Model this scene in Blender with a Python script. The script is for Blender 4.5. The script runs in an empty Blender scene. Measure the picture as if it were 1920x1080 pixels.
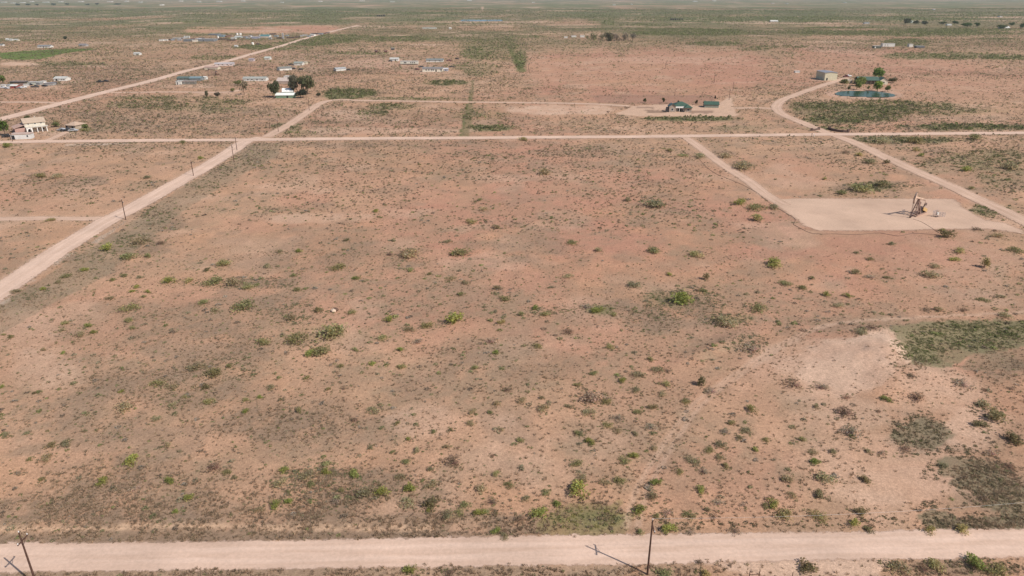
import bpy, math, random
import numpy as np
from mathutils import Vector, Matrix

random.seed(7)
RNG = np.random.default_rng(11)
scene = bpy.context.scene
COL = scene.collection

# ------------------------------------------------------------------ camera geometry (used to survey the photo)
H = 75.0
F = 1320.0
HORIZON = -12.0
TH = math.atan((540 - HORIZON) / F)
CT, ST = math.cos(TH), math.sin(TH)


def P(px, py):
    """ground point seen at a pixel of the 1920x1080 photo"""
    a = (px - 960) / F
    b = (540 - py) / F
    d = (a, CT + b * ST, -ST + b * CT)
    t = H / -d[2]
    return np.array([d[0] * t, d[1] * t])


def pix(x, y):
    dep = np.maximum(y * CT + H * ST, 5.0)
    return 960 + F * x / dep, 540 - F * (y * ST - H * CT) / dep


def mpp(px, py):
    """metres across one photo pixel at that ground point"""
    x, y = P(px, py)
    return (y * CT + H * ST) / F


# ------------------------------------------------------------------ numpy noise
def _hash(ix, iy, seed):
    h = (ix.astype(np.int64) * 374761393 + iy.astype(np.int64) * 668265263 + seed * 1442695041) & 0xFFFFFFFF
    h = ((h ^ (h >> 13)) * 1274126177) & 0xFFFFFFFF
    h = (h ^ (h >> 16)) & 0xFFFFFFFF
    return h / 4294967295.0


def vnoise(x, y, seed=0):
    ix, iy = np.floor(x), np.floor(y)
    fx, fy = x - ix, y - iy
    fx = fx * fx * (3 - 2 * fx)
    fy = fy * fy * (3 - 2 * fy)
    a, b = _hash(ix, iy, seed), _hash(ix + 1, iy, seed)
    c, d = _hash(ix, iy + 1, seed), _hash(ix + 1, iy + 1, seed)
    return (a + (b - a) * fx) * (1 - fy) + (c + (d - c) * fx) * fy


def fbm(x, y, size, octv=4, seed=0):
    s, amp, tot = 0, 1.0, 0
    ca, sa = math.cos(0.6), math.sin(0.6)
    u, v = x / size, y / size
    for k in range(octv):
        s = s + amp * vnoise(u, v, seed + k * 17)
        tot += amp
        amp *= 0.5
        u, v = (u * ca - v * sa) * 2.03 + 13.1, (u * sa + v * ca) * 2.03 + 7.7
    return s / tot


def sst(a, b, x):
    t = np.clip((x - a) / (b - a), 0, 1)
    return t * t * (3 - 2 * t)


# ------------------------------------------------------------------ road network (survey pixels, half width m)
ROADS = {
    'near_road': ([(-500, 1056), (0, 1046), (250, 1043), (480, 1040), (720, 1036), (960, 1032), (1217, 1029), (1440, 1025), (1700, 1021), (1920, 1017), (2400, 1012)], 2.75),
    'left_road': ([(-160, 655), (0, 546), (60, 505), (103, 475), (164, 437), (207, 411), (240, 395), (315, 353), (398, 306), (436, 282), (462, 265), (490, 258)], 4.0),
    'cross_road': ([(-900, 276), (-300, 270), (0, 267), (100, 265.5), (250, 264), (430, 262.7), (600, 261), (960, 258.2), (1200, 256.5), (1435, 253.5), (1540, 252.3), (1700, 251.5), (1920, 249.5), (2500, 245)], 3.9),
    'far_road': ([(-260, 283), (-120, 252), (0, 224), (100, 198), (200, 172), (275, 154), (350, 133), (425, 115), (480, 99), (520, 88.5), (580, 70), (630, 57.3), (672, 47.5)], 5.0),
    'curved_road': ([(1590, 146), (1575, 150), (1540, 161), (1492, 178), (1467, 188), (1456, 199), (1460, 209), (1474, 218), (1502, 229), (1530, 241), (1555, 251), (1580, 259), (1615, 273), (1665, 297), (1740, 331), (1790, 353), (1840, 377), (1890, 400), (1990, 450)], 3.6),
    'farm_road': ([(500, 257), (520, 246), (540, 235), (580, 208), (603, 193), (630, 187.5), (680, 188.5), (730, 189.2), (855, 191.3), (955, 192.3), (1110, 195), (1180, 199)], 3.3),
    'pad_drive': ([(1285, 258), (1297, 266), (1330, 290), (1360, 312), (1408, 343), (1436, 366), (1470, 385)], 2.6),
    'side_track': ([(-200, 413), (0, 411), (100, 410.5), (175, 410), (205, 409)], 2.4),
    'ranch_track': ([(1378, 203), (1410, 202.5), (1440, 203), (1458, 205)], 2.4),
    'house_drive': ([(88, 264), (105, 257), (120, 250), (132, 245)], 2.2),
    'yard_drive': ([(203, 174), (260, 173), (320, 172.5), (380, 173), (430, 172.5), (450, 169)], 3.2),
    'west_track': ([(-150, 192), (0, 191.5), (60, 191.5), (108, 193)], 3.2),
}
ROADPOLY = {}


def smooth_line(pts, step=4.0):
    pts = np.array(pts)
    out = []
    n = len(pts)
    for i in range(n - 1):
        p0, p1, p2, p3 = pts[max(i - 1, 0)], pts[i], pts[i + 1], pts[min(i + 2, n - 1)]
        L = np.linalg.norm(p2 - p1)
        k = max(2, int(L / step))
        t = np.linspace(0, 1, k, endpoint=False)[:, None]
        # centripetal-ish: tangents limited by the segment length
        m1 = (p2 - p0) / max(np.linalg.norm(p2 - p0), 1e-6) * L
        m2 = (p3 - p1) / max(np.linalg.norm(p3 - p1), 1e-6) * L
        h00, h10, h01, h11 = 2 * t**3 - 3 * t**2 + 1, t**3 - 2 * t**2 + t, -2 * t**3 + 3 * t**2, t**3 - t**2
        out.append(h00 * p1 + h10 * m1 + h01 * p2 + h11 * m2)
    out.append(pts[-1:])
    return np.concatenate(out)


for k_, (pp, hw) in ROADS.items():
    ROADPOLY[k_] = (smooth_line([P(*q) for q in pp], 2.5 if k_ in ('near_road', 'left_road') else 5.0), hw)


def seg_dist(x, y, pts):
    d = np.full(x.shape, 1e9)
    coarse = pts
    for a, b in zip(coarse[:-1], coarse[1:]):
        ab = b - a
        L2 = max(ab @ ab, 1e-9)
        t = np.clip(((x - a[0]) * ab[0] + (y - a[1]) * ab[1]) / L2, 0, 1)
        d = np.minimum(d, (x - a[0] - t * ab[0]) ** 2 + (y - a[1] - t * ab[1]) ** 2)
    return np.sqrt(d)


def road_edge_dist(x, y):
    """signed distance outside the nearest road edge (negative on a road)"""
    best = np.full(x.shape, 1e9)
    for name, (pts, hw) in ROADPOLY.items():
        lo, hi = pts.min(0) - 60, pts.max(0) + 60
        sel = (x > lo[0]) & (x < hi[0]) & (y > lo[1]) & (y < hi[1])
        if not sel.any():
            continue
        q = pts if len(pts) < 60 else pts[::max(1, len(pts) // 45)]
        if len(pts) >= 60:
            q = np.concatenate([q, pts[-1:]])
        dd = seg_dist(x[sel], y[sel], q) - hw
        best[sel] = np.minimum(best[sel], dd)
    return best


def in_poly(x, y, poly):
    c = np.zeros(x.shape, bool)
    n = len(poly)
    for i in range(n):
        x1, y1 = poly[i]
        x2, y2 = poly[(i + 1) % n]
        if abs(y2 - y1) < 1e-9:
            continue
        cond = ((y1 > y) != (y2 > y)) & (x < (x2 - x1) * (y - y1) / (y2 - y1) + x1)
        c ^= cond
    return c


PAD = [(1437, 366), (1470, 371.5), (1560, 371.5), (1700, 372), (1786, 372.5), (1802, 381), (1806, 388), (1850, 413), (1885, 418), (1920, 432), (1925, 440),
       (1860, 430), (1770, 431), (1690, 433), (1615, 433.5), (1535, 433.5), (1506, 424), (1492, 412), (1468, 396), (1448, 382)]
YARD = [(1150, 213), (1172, 206), (1188, 198.5), (1235, 196), (1340, 199), (1362, 184), (1372, 184), (1374, 200), (1384, 217), (1350, 218.5), (1250, 217.5), (1180, 217)]
POND = [(1565, 175), (1571, 172.5), (1579, 171), (1590, 170.2), (1610, 170.4), (1646, 171.6), (1664, 174), (1675, 176.2), (1680, 178.3), (1676, 181), (1660, 182), (1630, 182), (1604, 180.8), (1580, 180), (1569, 178)]
POLYW = {k: [P(*q) for q in v] for k, v in dict(pad=PAD, yard=YARD, pond=POND).items()}

# regions of ground, in survey pixels: cx, cy, rx, ry, strength
DRY = [(300, 225, 420, 36, .5), (650, 225, 240, 30, .35), (250, 140, 350, 30, .4), (650, 120, 250, 25, .35), (420, 1003, 520, 20, 1.0), (760, 1000, 220, 12, .9), (250, 900, 240, 60, .5), (170, 780, 140, 60, .4), (620, 800, 150, 60, .35), (900, 700, 200, 60, .25), (1180, 810, 150, 80, .25), (380, 680, 160, 50, .5), (820, 560, 160, 40, .3), (600, 480, 180, 40, .25), (300, 400, 60, 40, .6), (330, 960, 520, 55, .95), (760, 985, 380, 26, .9), (300, 1075, 700, 18, .9), (1000, 1075, 300, 16, .6), (500, 800, 170, 40, .8), (300, 720, 190, 60, .6), (330, 610, 260, 60, .45), (520, 575, 90, 26, .8),
       (660, 920, 240, 50, .7), (1270, 585, 150, 45, .8), (1110, 590, 90, 25, .5), (250, 455, 70, 28, .9), (170, 500, 110, 28, .55), (60, 555, 90, 30, .6),
       (1020, 460, 120, 20, .3), (1690, 690, 60, 20, .4), (770, 490, 70, 20, .5), (470, 530, 90, 14, .7), (1090, 285, 90, 14, .55), (1350, 290, 40, 9, .7), (1395, 310, 40, 9, .7), (1640, 352, 90, 13, .75),
       (1190, 345, 60, 8, .2), (400, 320, 40, 20, .7), (470, 290, 50, 16, .7), (330, 230, 220, 16, .25), (720, 270, 400, 8, .5), (1855, 908, 75, 55, .8), (1720, 810, 65, 42, .8), (1860, 985, 110, 22, .9),
       (1780, 1065, 160, 18, .6), (1110, 965, 90, 40, .7), (1240, 1068, 90, 16, .5), (1230, 745, 80, 40, .4), (120, 340, 110, 12, .6), (1880, 690, 90, 40, .4)]
GREEN = [(925, 92, 66, 30, .5), (905, 135, 40, 10, .5), (975, 112, 14, 22, .9), (600, 77, 90, 6, .8), (520, 91, 70, 5, .8), (400, 108, 60, 5, .5), (130, 120, 110, 5, .5), (300, 185, 120, 8, .45), (650, 178, 50, 12, 1.), (760, 186, 120, 6, .5), (690, 100, 90, 4, .5), (400, 205, 90, 8, .4), (560, 250, 40, 8, .4), (640, 1, 1, 1, 0), (1560, 240, 60, 6, .8), (1520, 205, 40, 14, .4), (1740, 208, 170, 10, .5), (1880, 330, 60, 30, .4), (1760, 310, 60, 20, .3), (1400, 240, 70, 6, .3), (1800, 628, 135, 26, 1.0), (1720, 665, 55, 30, .95), (1900, 612, 120, 14, 1.0), (1110, 975, 85, 26, .9), (660, 175, 60, 11, 1.0), (830, 155, 50, 7, 1.0), (740, 200, 60, 9, .7), (700, 212, 40, 8, .7),
         (540, 240, 34, 14, .6), (920, 240, 45, 8, 1.0), (900, 215, 60, 14, .4), (1290, 223, 110, 5, .95), (1570, 225, 80, 12, .9), (1800, 237, 120, 6, 1.0), (1640, 200, 190, 14, .75), (1600, 216, 110, 15, .7), (1860, 395, 52, 12, .9),
         (1640, 350, 60, 9, .7), (1700, 262, 160, 8, .6), (1840, 300, 100, 25, .5), (480, 88, 50, 5, .9), (560, 82, 70, 5, .8), (640, 70, 80, 6, .7), (900, 100, 40, 14, .8), (890, 125, 60, 8, .5),
         (330, 200, 90, 14, .5), (420, 192, 60, 8, .5), (250, 195, 90, 10, .4), (1820, 240, 130, 5, .9), (1250, 560, 60, 18, .5), (1370, 597, 50, 12, .6), (1125, 580, 30, 10, .7), (580, 625, 90, 18, .3),
         (760, 73, 130, 8, .6), (1340, 82, 60, 5, .6), (1290, 62, 150, 6, .8), (1780, 105, 150, 8, .8), (1880, 108, 80, 5, .9), (1700, 62, 280, 7, .75), (1520, 60, 120, 6, .6), (1500, 36, 500, 7, .8), (1700, 80, 60, 8, .6),
         (1000, 25, 900, 8, .35), (800, 37, 60, 5, .7), (1320, 35, 300, 5, .5), (1143, 43, 16, 5, 1.), (600, 40, 80, 5, .5), (1420, 92, 40, 5, .4), (1460, 88, 60, 4, .5)]
PALE = [(1060, 206, 130, 10, .9), (60, 164, 70, 6, .5), (112, 154, 40, 5, .5), (730, 120, 120, 12, .4), (560, 130, 60, 8, .4), (350, 161, 60, 6, .7), (800, 136, 60, 5, .5), (480, 155, 50, 5, .5), (100, 250, 60, 8, .5), (1520, 700, 160, 70, .45), (1750, 740, 120, 60, .4), (1640, 860, 180, 60, .3), (1250, 112, 160, 8, .3), (1590, 690, 130, 60, 1.0), (1640, 655, 90, 35, 1.0), (1500, 665, 100, 35, .5), (1830, 800, 90, 45, .6), (1690, 910, 150, 40, .45), (1570, 780, 120, 40, .4), (90, 690, 100, 45, .45), (50, 620, 70, 40, .3), (800, 790, 110, 34, .4),
        (580, 410, 130, 12, .5), (930, 790, 60, 25, .35), (1800, 500, 160, 80, .18), (1560, 1062, 130, 22, .9), (1430, 1060, 70, 18, .7), (650, 215, 60, 12, .5), (720, 245, 200, 8, .5), (35, 120, 48, 4.5, 1.2),
        (1620, 178, 72, 9, .8), (1555, 148, 40, 5, .9), (520, 168, 70, 6, .25), (860, 41, 110, 2.0, .7), (800, 84, 56, 1.6, 1.0), (750, 66, 32, 1.2, .9), (700, 33, 60, 0.8, .8), (800, 34, 25, .8, .8), (905, 16, 2.5, 5, 1.),
        (740, 100, 30, 4, .6), (50, 45, 40, 1.2, .7), (100, 45.5, 30, 1.2, .6), (205, 22, 60, 1.4, .5), (380, 25, 60, 1.6, .5), (1000, 40, 40, .8, .8), (1190, 36, 60, .8, .7), (1860, 33, 110, 1.4, .8), (1830, 38, 140, 1.0, .7),
        (1560, 78, 60, 2, .6), (1620, 80, 50, 2, .5), (1500, 44, 130, 1.3, .5), (40, 134, 60, 5, .3), (190, 124, 40, 2.5, .7), (420, 176, 60, 4, .4), (1340, 190, 40, 3, .3), (1850, 560, 60, 20, .25)]
RED = [(1250, 135, 330, 55, .6), (1780, 160, 200, 40, .4), (1000, 330, 450, 60, .35), (1250, 330, 160, 40, .5), (1300, 130, 420, 52, .5), (1650, 120, 300, 30, .6), (1150, 420, 420, 130, .45), (1700, 480, 240, 90, .5), (1480, 400, 120, 60, .4), (1180, 700, 200, 90, .3), (1150, 640, 260, 120, .25), (1470, 320, 160, 40, .5), (880, 620, 250, 60, .2), (1350, 900, 200, 90, .4), (1800, 330, 150, 60, .5), (800, 225, 40, 5, .7),
       (330, 365, 60, 30, .3), (480, 420, 100, 20, .4), (570, 375, 60, 30, .5), (640, 330, 300, 50, .15), (560, 55, 110, 7, .9), (480, 56, 60, 6, .7), (470, 75, 120, 6, .7), (700, 120, 180, 14, .7), (470, 128, 110, 14, .6), (600, 140, 90, 14, .45), (200, 145, 160, 9, .35), (1230, 187, 140, 7, .6), (1550, 90, 150, 10, .5), (1880, 85, 90, 9, .5)]
BARE = [(1250, 130, 310, 48, .78), (1640, 118, 330, 30, .6), (1800, 165, 160, 35, .6), (1060, 208, 110, 14, .8), (1440, 320, 150, 40, .5), (1230, 188, 150, 7, 1), (1600, 690, 130, 55, .9), (1650, 650, 90, 30, 1), (470, 57, 200, 9, 1), (560, 52, 110, 6, 1), (1590, 178, 60, 10, .9), (1700, 905, 110, 45, .9), (730, 118, 120, 12, .7), (450, 140, 100, 18, .6), (1170, 880 , 5, 5, 0), (1560, 1060, 150, 30, .9), (35, 120, 48, 5, 1),
        (1340, 400, 5, 5, 0), (1700, 480, 260, 60, .55), (1430, 780, 40, 120, .55), (1830, 790, 60, 45, .7), (1250, 110, 300, 22, .5), (80, 700, 90, 50, .3)]


_g = np.random.default_rng(64)
for _ in range(46):
    PALE.append((_g.uniform(0, 1920), _g.uniform(13, 80), _g.uniform(12, 60), _g.uniform(.4, 1.1), _g.uniform(.45, .9)))
for _ in range(40):
    GREEN.append((_g.uniform(0, 1920), _g.uniform(12, 78), _g.uniform(40, 200), _g.uniform(1.2, 4), _g.uniform(.35, .8)))


def region(px, py, wob, lst):
    m = np.zeros(px.shape)
    for cx, cy, rx, ry, s in lst:
        e = ((px - cx) / rx) ** 2 + ((py - cy) / ry) ** 2
        near = e < 2.2
        if not near.any():
            continue
        v = np.zeros(px.shape)
        v[near] = s * sst(0, 0.75, 1.0 - e[near] + (wob[near] - 0.5) * 1.5)
        m = np.maximum(m, v)
    return m


def survey(x, y):
    px, py = pix(x, y)
    far = np.clip(y / 300, 1, 12)
    wob = fbm(x / far, y / far, 9, 4, 3)
    return dict(px=px, py=py, wob=wob, dry=region(px, py, wob, DRY), green=region(px, py, wob, GREEN), pale=region(px, py, wob, PALE),
                red=region(px, py, wob, RED), bare=region(px, py, wob, BARE))


def height(x, y):
    x = np.asarray(x, float)
    y = np.asarray(y, float)
    fade = 1 - sst(250, 500, y)
    fade = fade * sst(0, 5, np.where(np.abs(y - 81) < 14, 99, 99))
    px, py = pix(x, y)
    near_y = np.interp(x, *NEAR_LINE)
    calm = sst(3.5, 14, np.abs(y - near_y))
    ld = sst(4, 14, seg_dist(x, y, LEFT_LINE))
    h = (fbm(x, y, 34, 3, 91) - 0.5) * 0.9 + (fbm(x, y, 9, 2, 55) - .5) * .22
    h = h * fade * calm * ld
    pad = np.clip(1.25 - (((px - 1690) / 260) ** 2 + ((py - 402) / 48) ** 2), 0, 1)
    h = h * (1 - sst(0, .4, pad))
    pit = np.exp(-(((px - 1850) / 150) ** 2 + ((py - 650) / 40) ** 2) ** 2)
    h = h - 1.3 * pit
    # spoil heap with a sharp crest
    cx, cy = P(1655, 668)
    u = (x - cx) * 0.86 - (y - cy) * 0.5
    v = (x - cx) * 0.5 + (y - cy) * 0.86
    w = fbm(x, y, 6, 3, 5) - .5
    h = h + 1.9 * np.exp(-(u / 10) ** 2) * np.where(v > 0, np.exp(-(v / 11.) ** 2), np.exp(-(v / 16.) ** 2)) * (1 + w)
    # old borrow bank left of the heap
    cx, cy = P(1345, 650)
    u = (x - cx) * 0.8 + (y - cy) * 0.6
    v = -(x - cx) * 0.6 + (y - cy) * 0.8
    h = h + .8 * np.exp(-(u / 12) ** 2) * np.exp(-(v / 2.2) ** 2)
    # graded bank beyond the near road
    bank = np.exp(-((y - near_y - 7.2) / 1.3) ** 2) * .35 - np.exp(-((y - near_y - 4.4) / 1.0) ** 2) * .18
    h = h + bank * sst(-.2, .35, fbm(x, y, 8, 2, 77) - .25) * (1 - sst(20, 40, x)) - np.exp(-((y - near_y + 5.2) / 1.1) ** 2) * .2
    return h


_nl = ROADPOLY['near_road'][0]
NEAR_LINE = (_nl[:, 0], _nl[:, 1])
LEFT_LINE = ROADPOLY['left_road'][0][::6]


def gz(x, y):
    return float(height(np.array([x]), np.array([y]))[0])


# ------------------------------------------------------------------ materials
def new_mat(name):
    m = bpy.data.materials.new(name)
    m.use_nodes = True
    nt = m.node_tree
    b = nt.nodes['Principled BSDF']
    return m, nt, b


def N(nt, t, **kw):
    n = nt.nodes.new(t)
    for k, v in kw.items():
        setattr(n, k, v)
    return n


def noise_fac(nt, scale, detail=5, rough=.6, lo=.35, hi=.65, to=(0, 1)):
    tc = N(nt, 'ShaderNodeTexCoord')
    nz = N(nt, 'ShaderNodeTexNoise')
    nz.inputs['Scale'].default_value = scale
    nz.inputs['Detail'].default_value = detail
    nz.inputs['Roughness'].default_value = rough
    nt.links.new(tc.outputs['Object'], nz.inputs['Vector'])
    mr = N(nt, 'ShaderNodeMapRange')
    mr.inputs[1].default_value = lo
    mr.inputs[2].default_value = hi
    mr.inputs[3].default_value = to[0]
    mr.inputs[4].default_value = to[1]
    nt.links.new(nz.outputs['Fac'], mr.inputs[0])
    return mr.outputs[0]


def mat_plain(name, col, rough=.7, metal=0., var=.18, scale=1.2, spec=.3):
    m, nt, b = new_mat(name)
    f = noise_fac(nt, scale, 4, .6, .3, .7, (1 - var, 1 + var))
    mx = N(nt, 'ShaderNodeMix', data_type='RGBA', blend_type='MULTIPLY')
    mx.inputs[0].default_value = 1
    mx.inputs[6].default_value = (*col, 1)
    nt.links.new(f, mx.inputs[7])
    nt.links.new(mx.outputs[2], b.inputs['Base Color'])
    b.inputs['Roughness'].default_value = rough
    b.inputs['Metallic'].default_value = metal
    b.inputs['Specular IOR Level'].default_value = spec
    return m


def mat_ground():
    m, nt, b = new_mat('desert_soil')
    at = N(nt, 'ShaderNodeAttribute', attribute_name='soil')
    f1 = noise_fac(nt, 1.7, 7, .78, .28, .72, (.68, 1.30))
    f2 = noise_fac(nt, 5.0, 3, .7, .30, .70, (.78, 1.2))
    mu = N(nt, 'ShaderNodeMath', operation='MULTIPLY')
    nt.links.new(f1, mu.inputs[0])
    nt.links.new(f2, mu.inputs[1])
    mx = N(nt, 'ShaderNodeMix', data_type='RGBA', blend_type='MULTIPLY')
    mx.inputs[0].default_value = 1
    nt.links.new(at.outputs['Color'], mx.inputs[6])
    nt.links.new(mu.outputs[0], mx.inputs[7])
    nt.links.new(mx.outputs[2], b.inputs['Base Color'])
    b.inputs['Roughness'].default_value = .95
    b.inputs['Specular IOR Level'].default_value = .1
    bp = N(nt, 'ShaderNodeBump')
    bp.inputs['Strength'].default_value = .6
    bp.inputs['Distance'].default_value = .12
    nt.links.new(f1, bp.inputs['Height'])
    nt.links.new(bp.outputs[0], b.inputs['Normal'])
    return m


def mat_road(name, ca, cb, edge=.22):
    """caliche road: worn wheel tracks across UV.x (metres / half width), broken edges"""
    m, nt, b = new_mat(name)
    uv = N(nt, 'ShaderNodeUVMap', uv_map='across')
    sp = N(nt, 'ShaderNodeSeparateXYZ')
    nt.links.new(uv.outputs[0], sp.inputs[0])
    ab = N(nt, 'ShaderNodeMath', operation='ABSOLUTE')
    nt.links.new(sp.outputs[0], ab.inputs[0])
    # long streaks left by grader and wheels
    cm = N(nt, 'ShaderNodeCombineXYZ')
    sx = N(nt, 'ShaderNodeMath', operation='MULTIPLY')
    sx.inputs[1].default_value = 3.2
    sy = N(nt, 'ShaderNodeMath', operation='MULTIPLY')
    sy.inputs[1].default_value = .05
    nt.links.new(sp.outputs[0], sx.inputs[0])
    nt.links.new(sp.outputs[1], sy.inputs[0])
    nt.links.new(sx.outputs[0], cm.inputs[0])
    nt.links.new(sy.outputs[0], cm.inputs[1])
    nz = N(nt, 'ShaderNodeTexNoise')
    nz.inputs['Scale'].default_value = 1.4
    nz.inputs['Detail'].default_value = 5
    nt.links.new(cm.outputs[0], nz.inputs['Vector'])
    mr = N(nt, 'ShaderNodeMapRange')
    mr.inputs[1].default_value = .32
    mr.inputs[2].default_value = .68
    nt.links.new(nz.outputs['Fac'], mr.inputs[0])
    ru = N(nt, 'ShaderNodeMath', operation='SUBTRACT')
    ru.inputs[1].default_value = .33
    nt.links.new(ab.outputs[0], ru.inputs[0])
    ra = N(nt, 'ShaderNodeMath', operation='ABSOLUTE')
    nt.links.new(ru.outputs[0], ra.inputs[0])
    rm = N(nt, 'ShaderNodeMapRange')
    rm.inputs[1].default_value = .05
    rm.inputs[2].default_value = .22
    rm.inputs[3].default_value = -.30
    rm.inputs[4].default_value = .22
    nt.links.new(ra.outputs[0], rm.inputs[0])
    rs = N(nt, 'ShaderNodeMath', operation='ADD', use_clamp=True)
    nt.links.new(mr.outputs[0], rs.inputs[0])
    nt.links.new(rm.outputs[0], rs.inputs[1])
    mr = rs
    mx = N(nt, 'ShaderNodeMix', data_type='RGBA')
    mx.inputs[6].default_value = (*ca, 1)
    mx.inputs[7].default_value = (*cb, 1)
    nt.links.new(mr.outputs[0], mx.inputs[0])
    f0 = noise_fac(nt, 1.6, 8, .78, .25, .75, (.80, 1.16))
    f1_ = noise_fac(nt, .07, 4, .6, .3, .7, (.88, 1.1))
    fm = N(nt, 'ShaderNodeMath', operation='MULTIPLY')
    nt.links.new(f0, fm.inputs[0])
    nt.links.new(f1_, fm.inputs[1])
    f = fm.outputs[0]
    m2 = N(nt, 'ShaderNodeMix', data_type='RGBA', blend_type='MULTIPLY')
    m2.inputs[0].default_value = 1
    nt.links.new(mx.outputs[2], m2.inputs[6])
    nt.links.new(f, m2.inputs[7])
    nt.links.new(m2.outputs[2], b.inputs['Base Color'])
    b.inputs['Roughness'].default_value = .95
    b.inputs['Specular IOR Level'].default_value = .1
    # gravel thins out over the last strip of the sheet
    fe = noise_fac(nt, .8, 6, .75, .25, .75, (-.5, .5))
    me = N(nt, 'ShaderNodeMath', operation='MULTIPLY_ADD')
    me.inputs[1].default_value = edge * 1.3
    nt.links.new(fe, me.inputs[0])
    nt.links.new(ab.outputs[0], me.inputs[2])
    al = N(nt, 'ShaderNodeMapRange')
    al.inputs[1].default_value = 1 - edge * .75
    al.inputs[2].default_value = 1 - edge * .35
    al.inputs[3].default_value = 1
    al.inputs[4].default_value = 0
    nt.links.new(me.outputs[0], al.inputs[0])
    nt.links.new(al.outputs[0], b.inputs['Alpha'])
    bp = N(nt, 'ShaderNodeBump')
    bp.inputs['Strength'].default_value = .3
    bp.inputs['Distance'].default_value = .05
    nt.links.new(f, bp.inputs['Height'])
    nt.links.new(bp.outputs[0], b.inputs['Normal'])
    return m


def mat_leaf(name, rough=.75, trans=.5):
    m, nt, b = new_mat(name)
    at = N(nt, 'ShaderNodeAttribute', attribute_name='Col')
    oi = N(nt, 'ShaderNodeObjectInfo')
    mx = N(nt, 'ShaderNodeMix', data_type='RGBA', blend_type='MULTIPLY')
    mx.inputs[0].default_value = 1
    nt.links.new(at.outputs['Color'], mx.inputs[6])
    nt.links.new(oi.outputs['Color'], mx.inputs[7])
    nt.links.new(mx.outputs[2], b.inputs['Base Color'])
    b.inputs['Roughness'].default_value = rough
    b.inputs['Specular IOR Level'].default_value = .2
    tr = N(nt, 'ShaderNodeBsdfTranslucent')
    nt.links.new(mx.outputs[2], tr.inputs['Color'])
    ms = N(nt, 'ShaderNodeMixShader')
    ms.inputs[0].default_value = trans
    out = nt.nodes['Material Output']
    nt.links.new(b.outputs[0], ms.inputs[1])
    nt.links.new(tr.outputs[0], ms.inputs[2])
    nt.links.new(ms.outputs[0], out.inputs['Surface'])
    return m


M_GROUND = mat_ground()
M_ROAD = mat_road('caliche_road', (.645, .465, .365), (.565, .395, .30), .28)
M_ROADP = mat_road('sandy_road', (.575, .40, .30), (.50, .335, .245), .34)
M_LEAF = mat_leaf('foliage')
M_BRUSH = mat_leaf('dry_brush', .9, .45)
M_BARK = mat_plain('bark', (.12, .085, .06), .9)
M_POLE = mat_plain('creosote_pole_wood', (.085, .045, .033), .85, var=.3, scale=3)
M_STEEL = mat_plain('galvanised_steel', (.42, .42, .42), .5, .5)
M_INSUL = mat_plain('porcelain', (.7, .68, .66), .3)
M_DARK = mat_plain('dark_interior', (.02, .02, .022), .8)
M_GLASS = mat_plain('window_glass', (.03, .04, .05), .12, spec=.6)
M_RUST = mat_plain('rusty_steel', (.19, .105, .075), .8, .1, .3)
M_PJTAN = mat_plain('weathered_tan_paint', (.52, .37, .28), .7, 0, .2)
M_PJRUST = mat_plain('sun_bleached_rust', (.33, .215, .17), .8, 0, .25)
M_PJDK = mat_plain('grimy_dark_iron', (.12, .085, .08), .75, .1, .3)
M_YELLOW = mat_plain('faded_yellow_paint', (.52, .34, .15), .7)
M_WHITE = mat_plain('white_paint', (.78, .76, .72), .6, var=.08)
M_RUBBER = mat_plain('tyre_rubber', (.025, .025, .025), .9)
M_HAY = mat_plain('brown_stacked_stone', (.13, .085, .07), .95, var=.4, scale=2.5)
_plain = {}


def pm(col, rough=.7, metal=0.):
    k = (tuple(round(c, 3) for c in col), rough, metal)
    if k not in _plain:
        _plain[k] = mat_plain('painted_surface', col, rough, metal, .12, .6)
    return _plain[k]


# ------------------------------------------------------------------ object helpers
def tag(o, label=None, cat=None, group=None, kind=None):
    if label:
        o['label'] = label
    if cat:
        o['category'] = cat
    if group:
        o['group'] = group
    if kind:
        o['kind'] = kind
    return o


def thing(name, label, cat, loc, rz=0., group=None, scale=1.):
    o = bpy.data.objects.new(name, None)
    o.empty_display_size = .5
    COL.objects.link(o)
    o.location = loc
    o.rotation_euler = (0, 0, rz)
    o.scale = (scale,) * 3
    return tag(o, label, cat, group)


def np_mesh(name, V, faces_flat, loop_tot, cols=None, attr='Col', smooth=False):
    me = bpy.data.meshes.new(name)
    V = np.ascontiguousarray(V, np.float32)
    me.vertices.add(len(V))
    me.vertices.foreach_set('co', V.ravel())
    me.loops.add(len(faces_flat))
    me.loops.foreach_set('vertex_index', np.ascontiguousarray(faces_flat, np.int32))
    me.polygons.add(len(loop_tot))
    st = np.concatenate([[0], np.cumsum(loop_tot)[:-1]]).astype(np.int32)
    me.polygons.foreach_set('loop_start', st)
    me.polygons.foreach_set('loop_total', np.ascontiguousarray(loop_tot, np.int32))
    if smooth:
        me.polygons.foreach_set('use_smooth', np.ones(len(loop_tot), bool))
    me.update(calc_edges=True)
    if cols is not None:
        a = me.attributes.new(attr, 'FLOAT_COLOR', 'POINT')
        c = np.ones((len(V), 4), np.float32)
        c[:, :3] = cols
        a.data.foreach_set('color', c.ravel())
    return me


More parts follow.
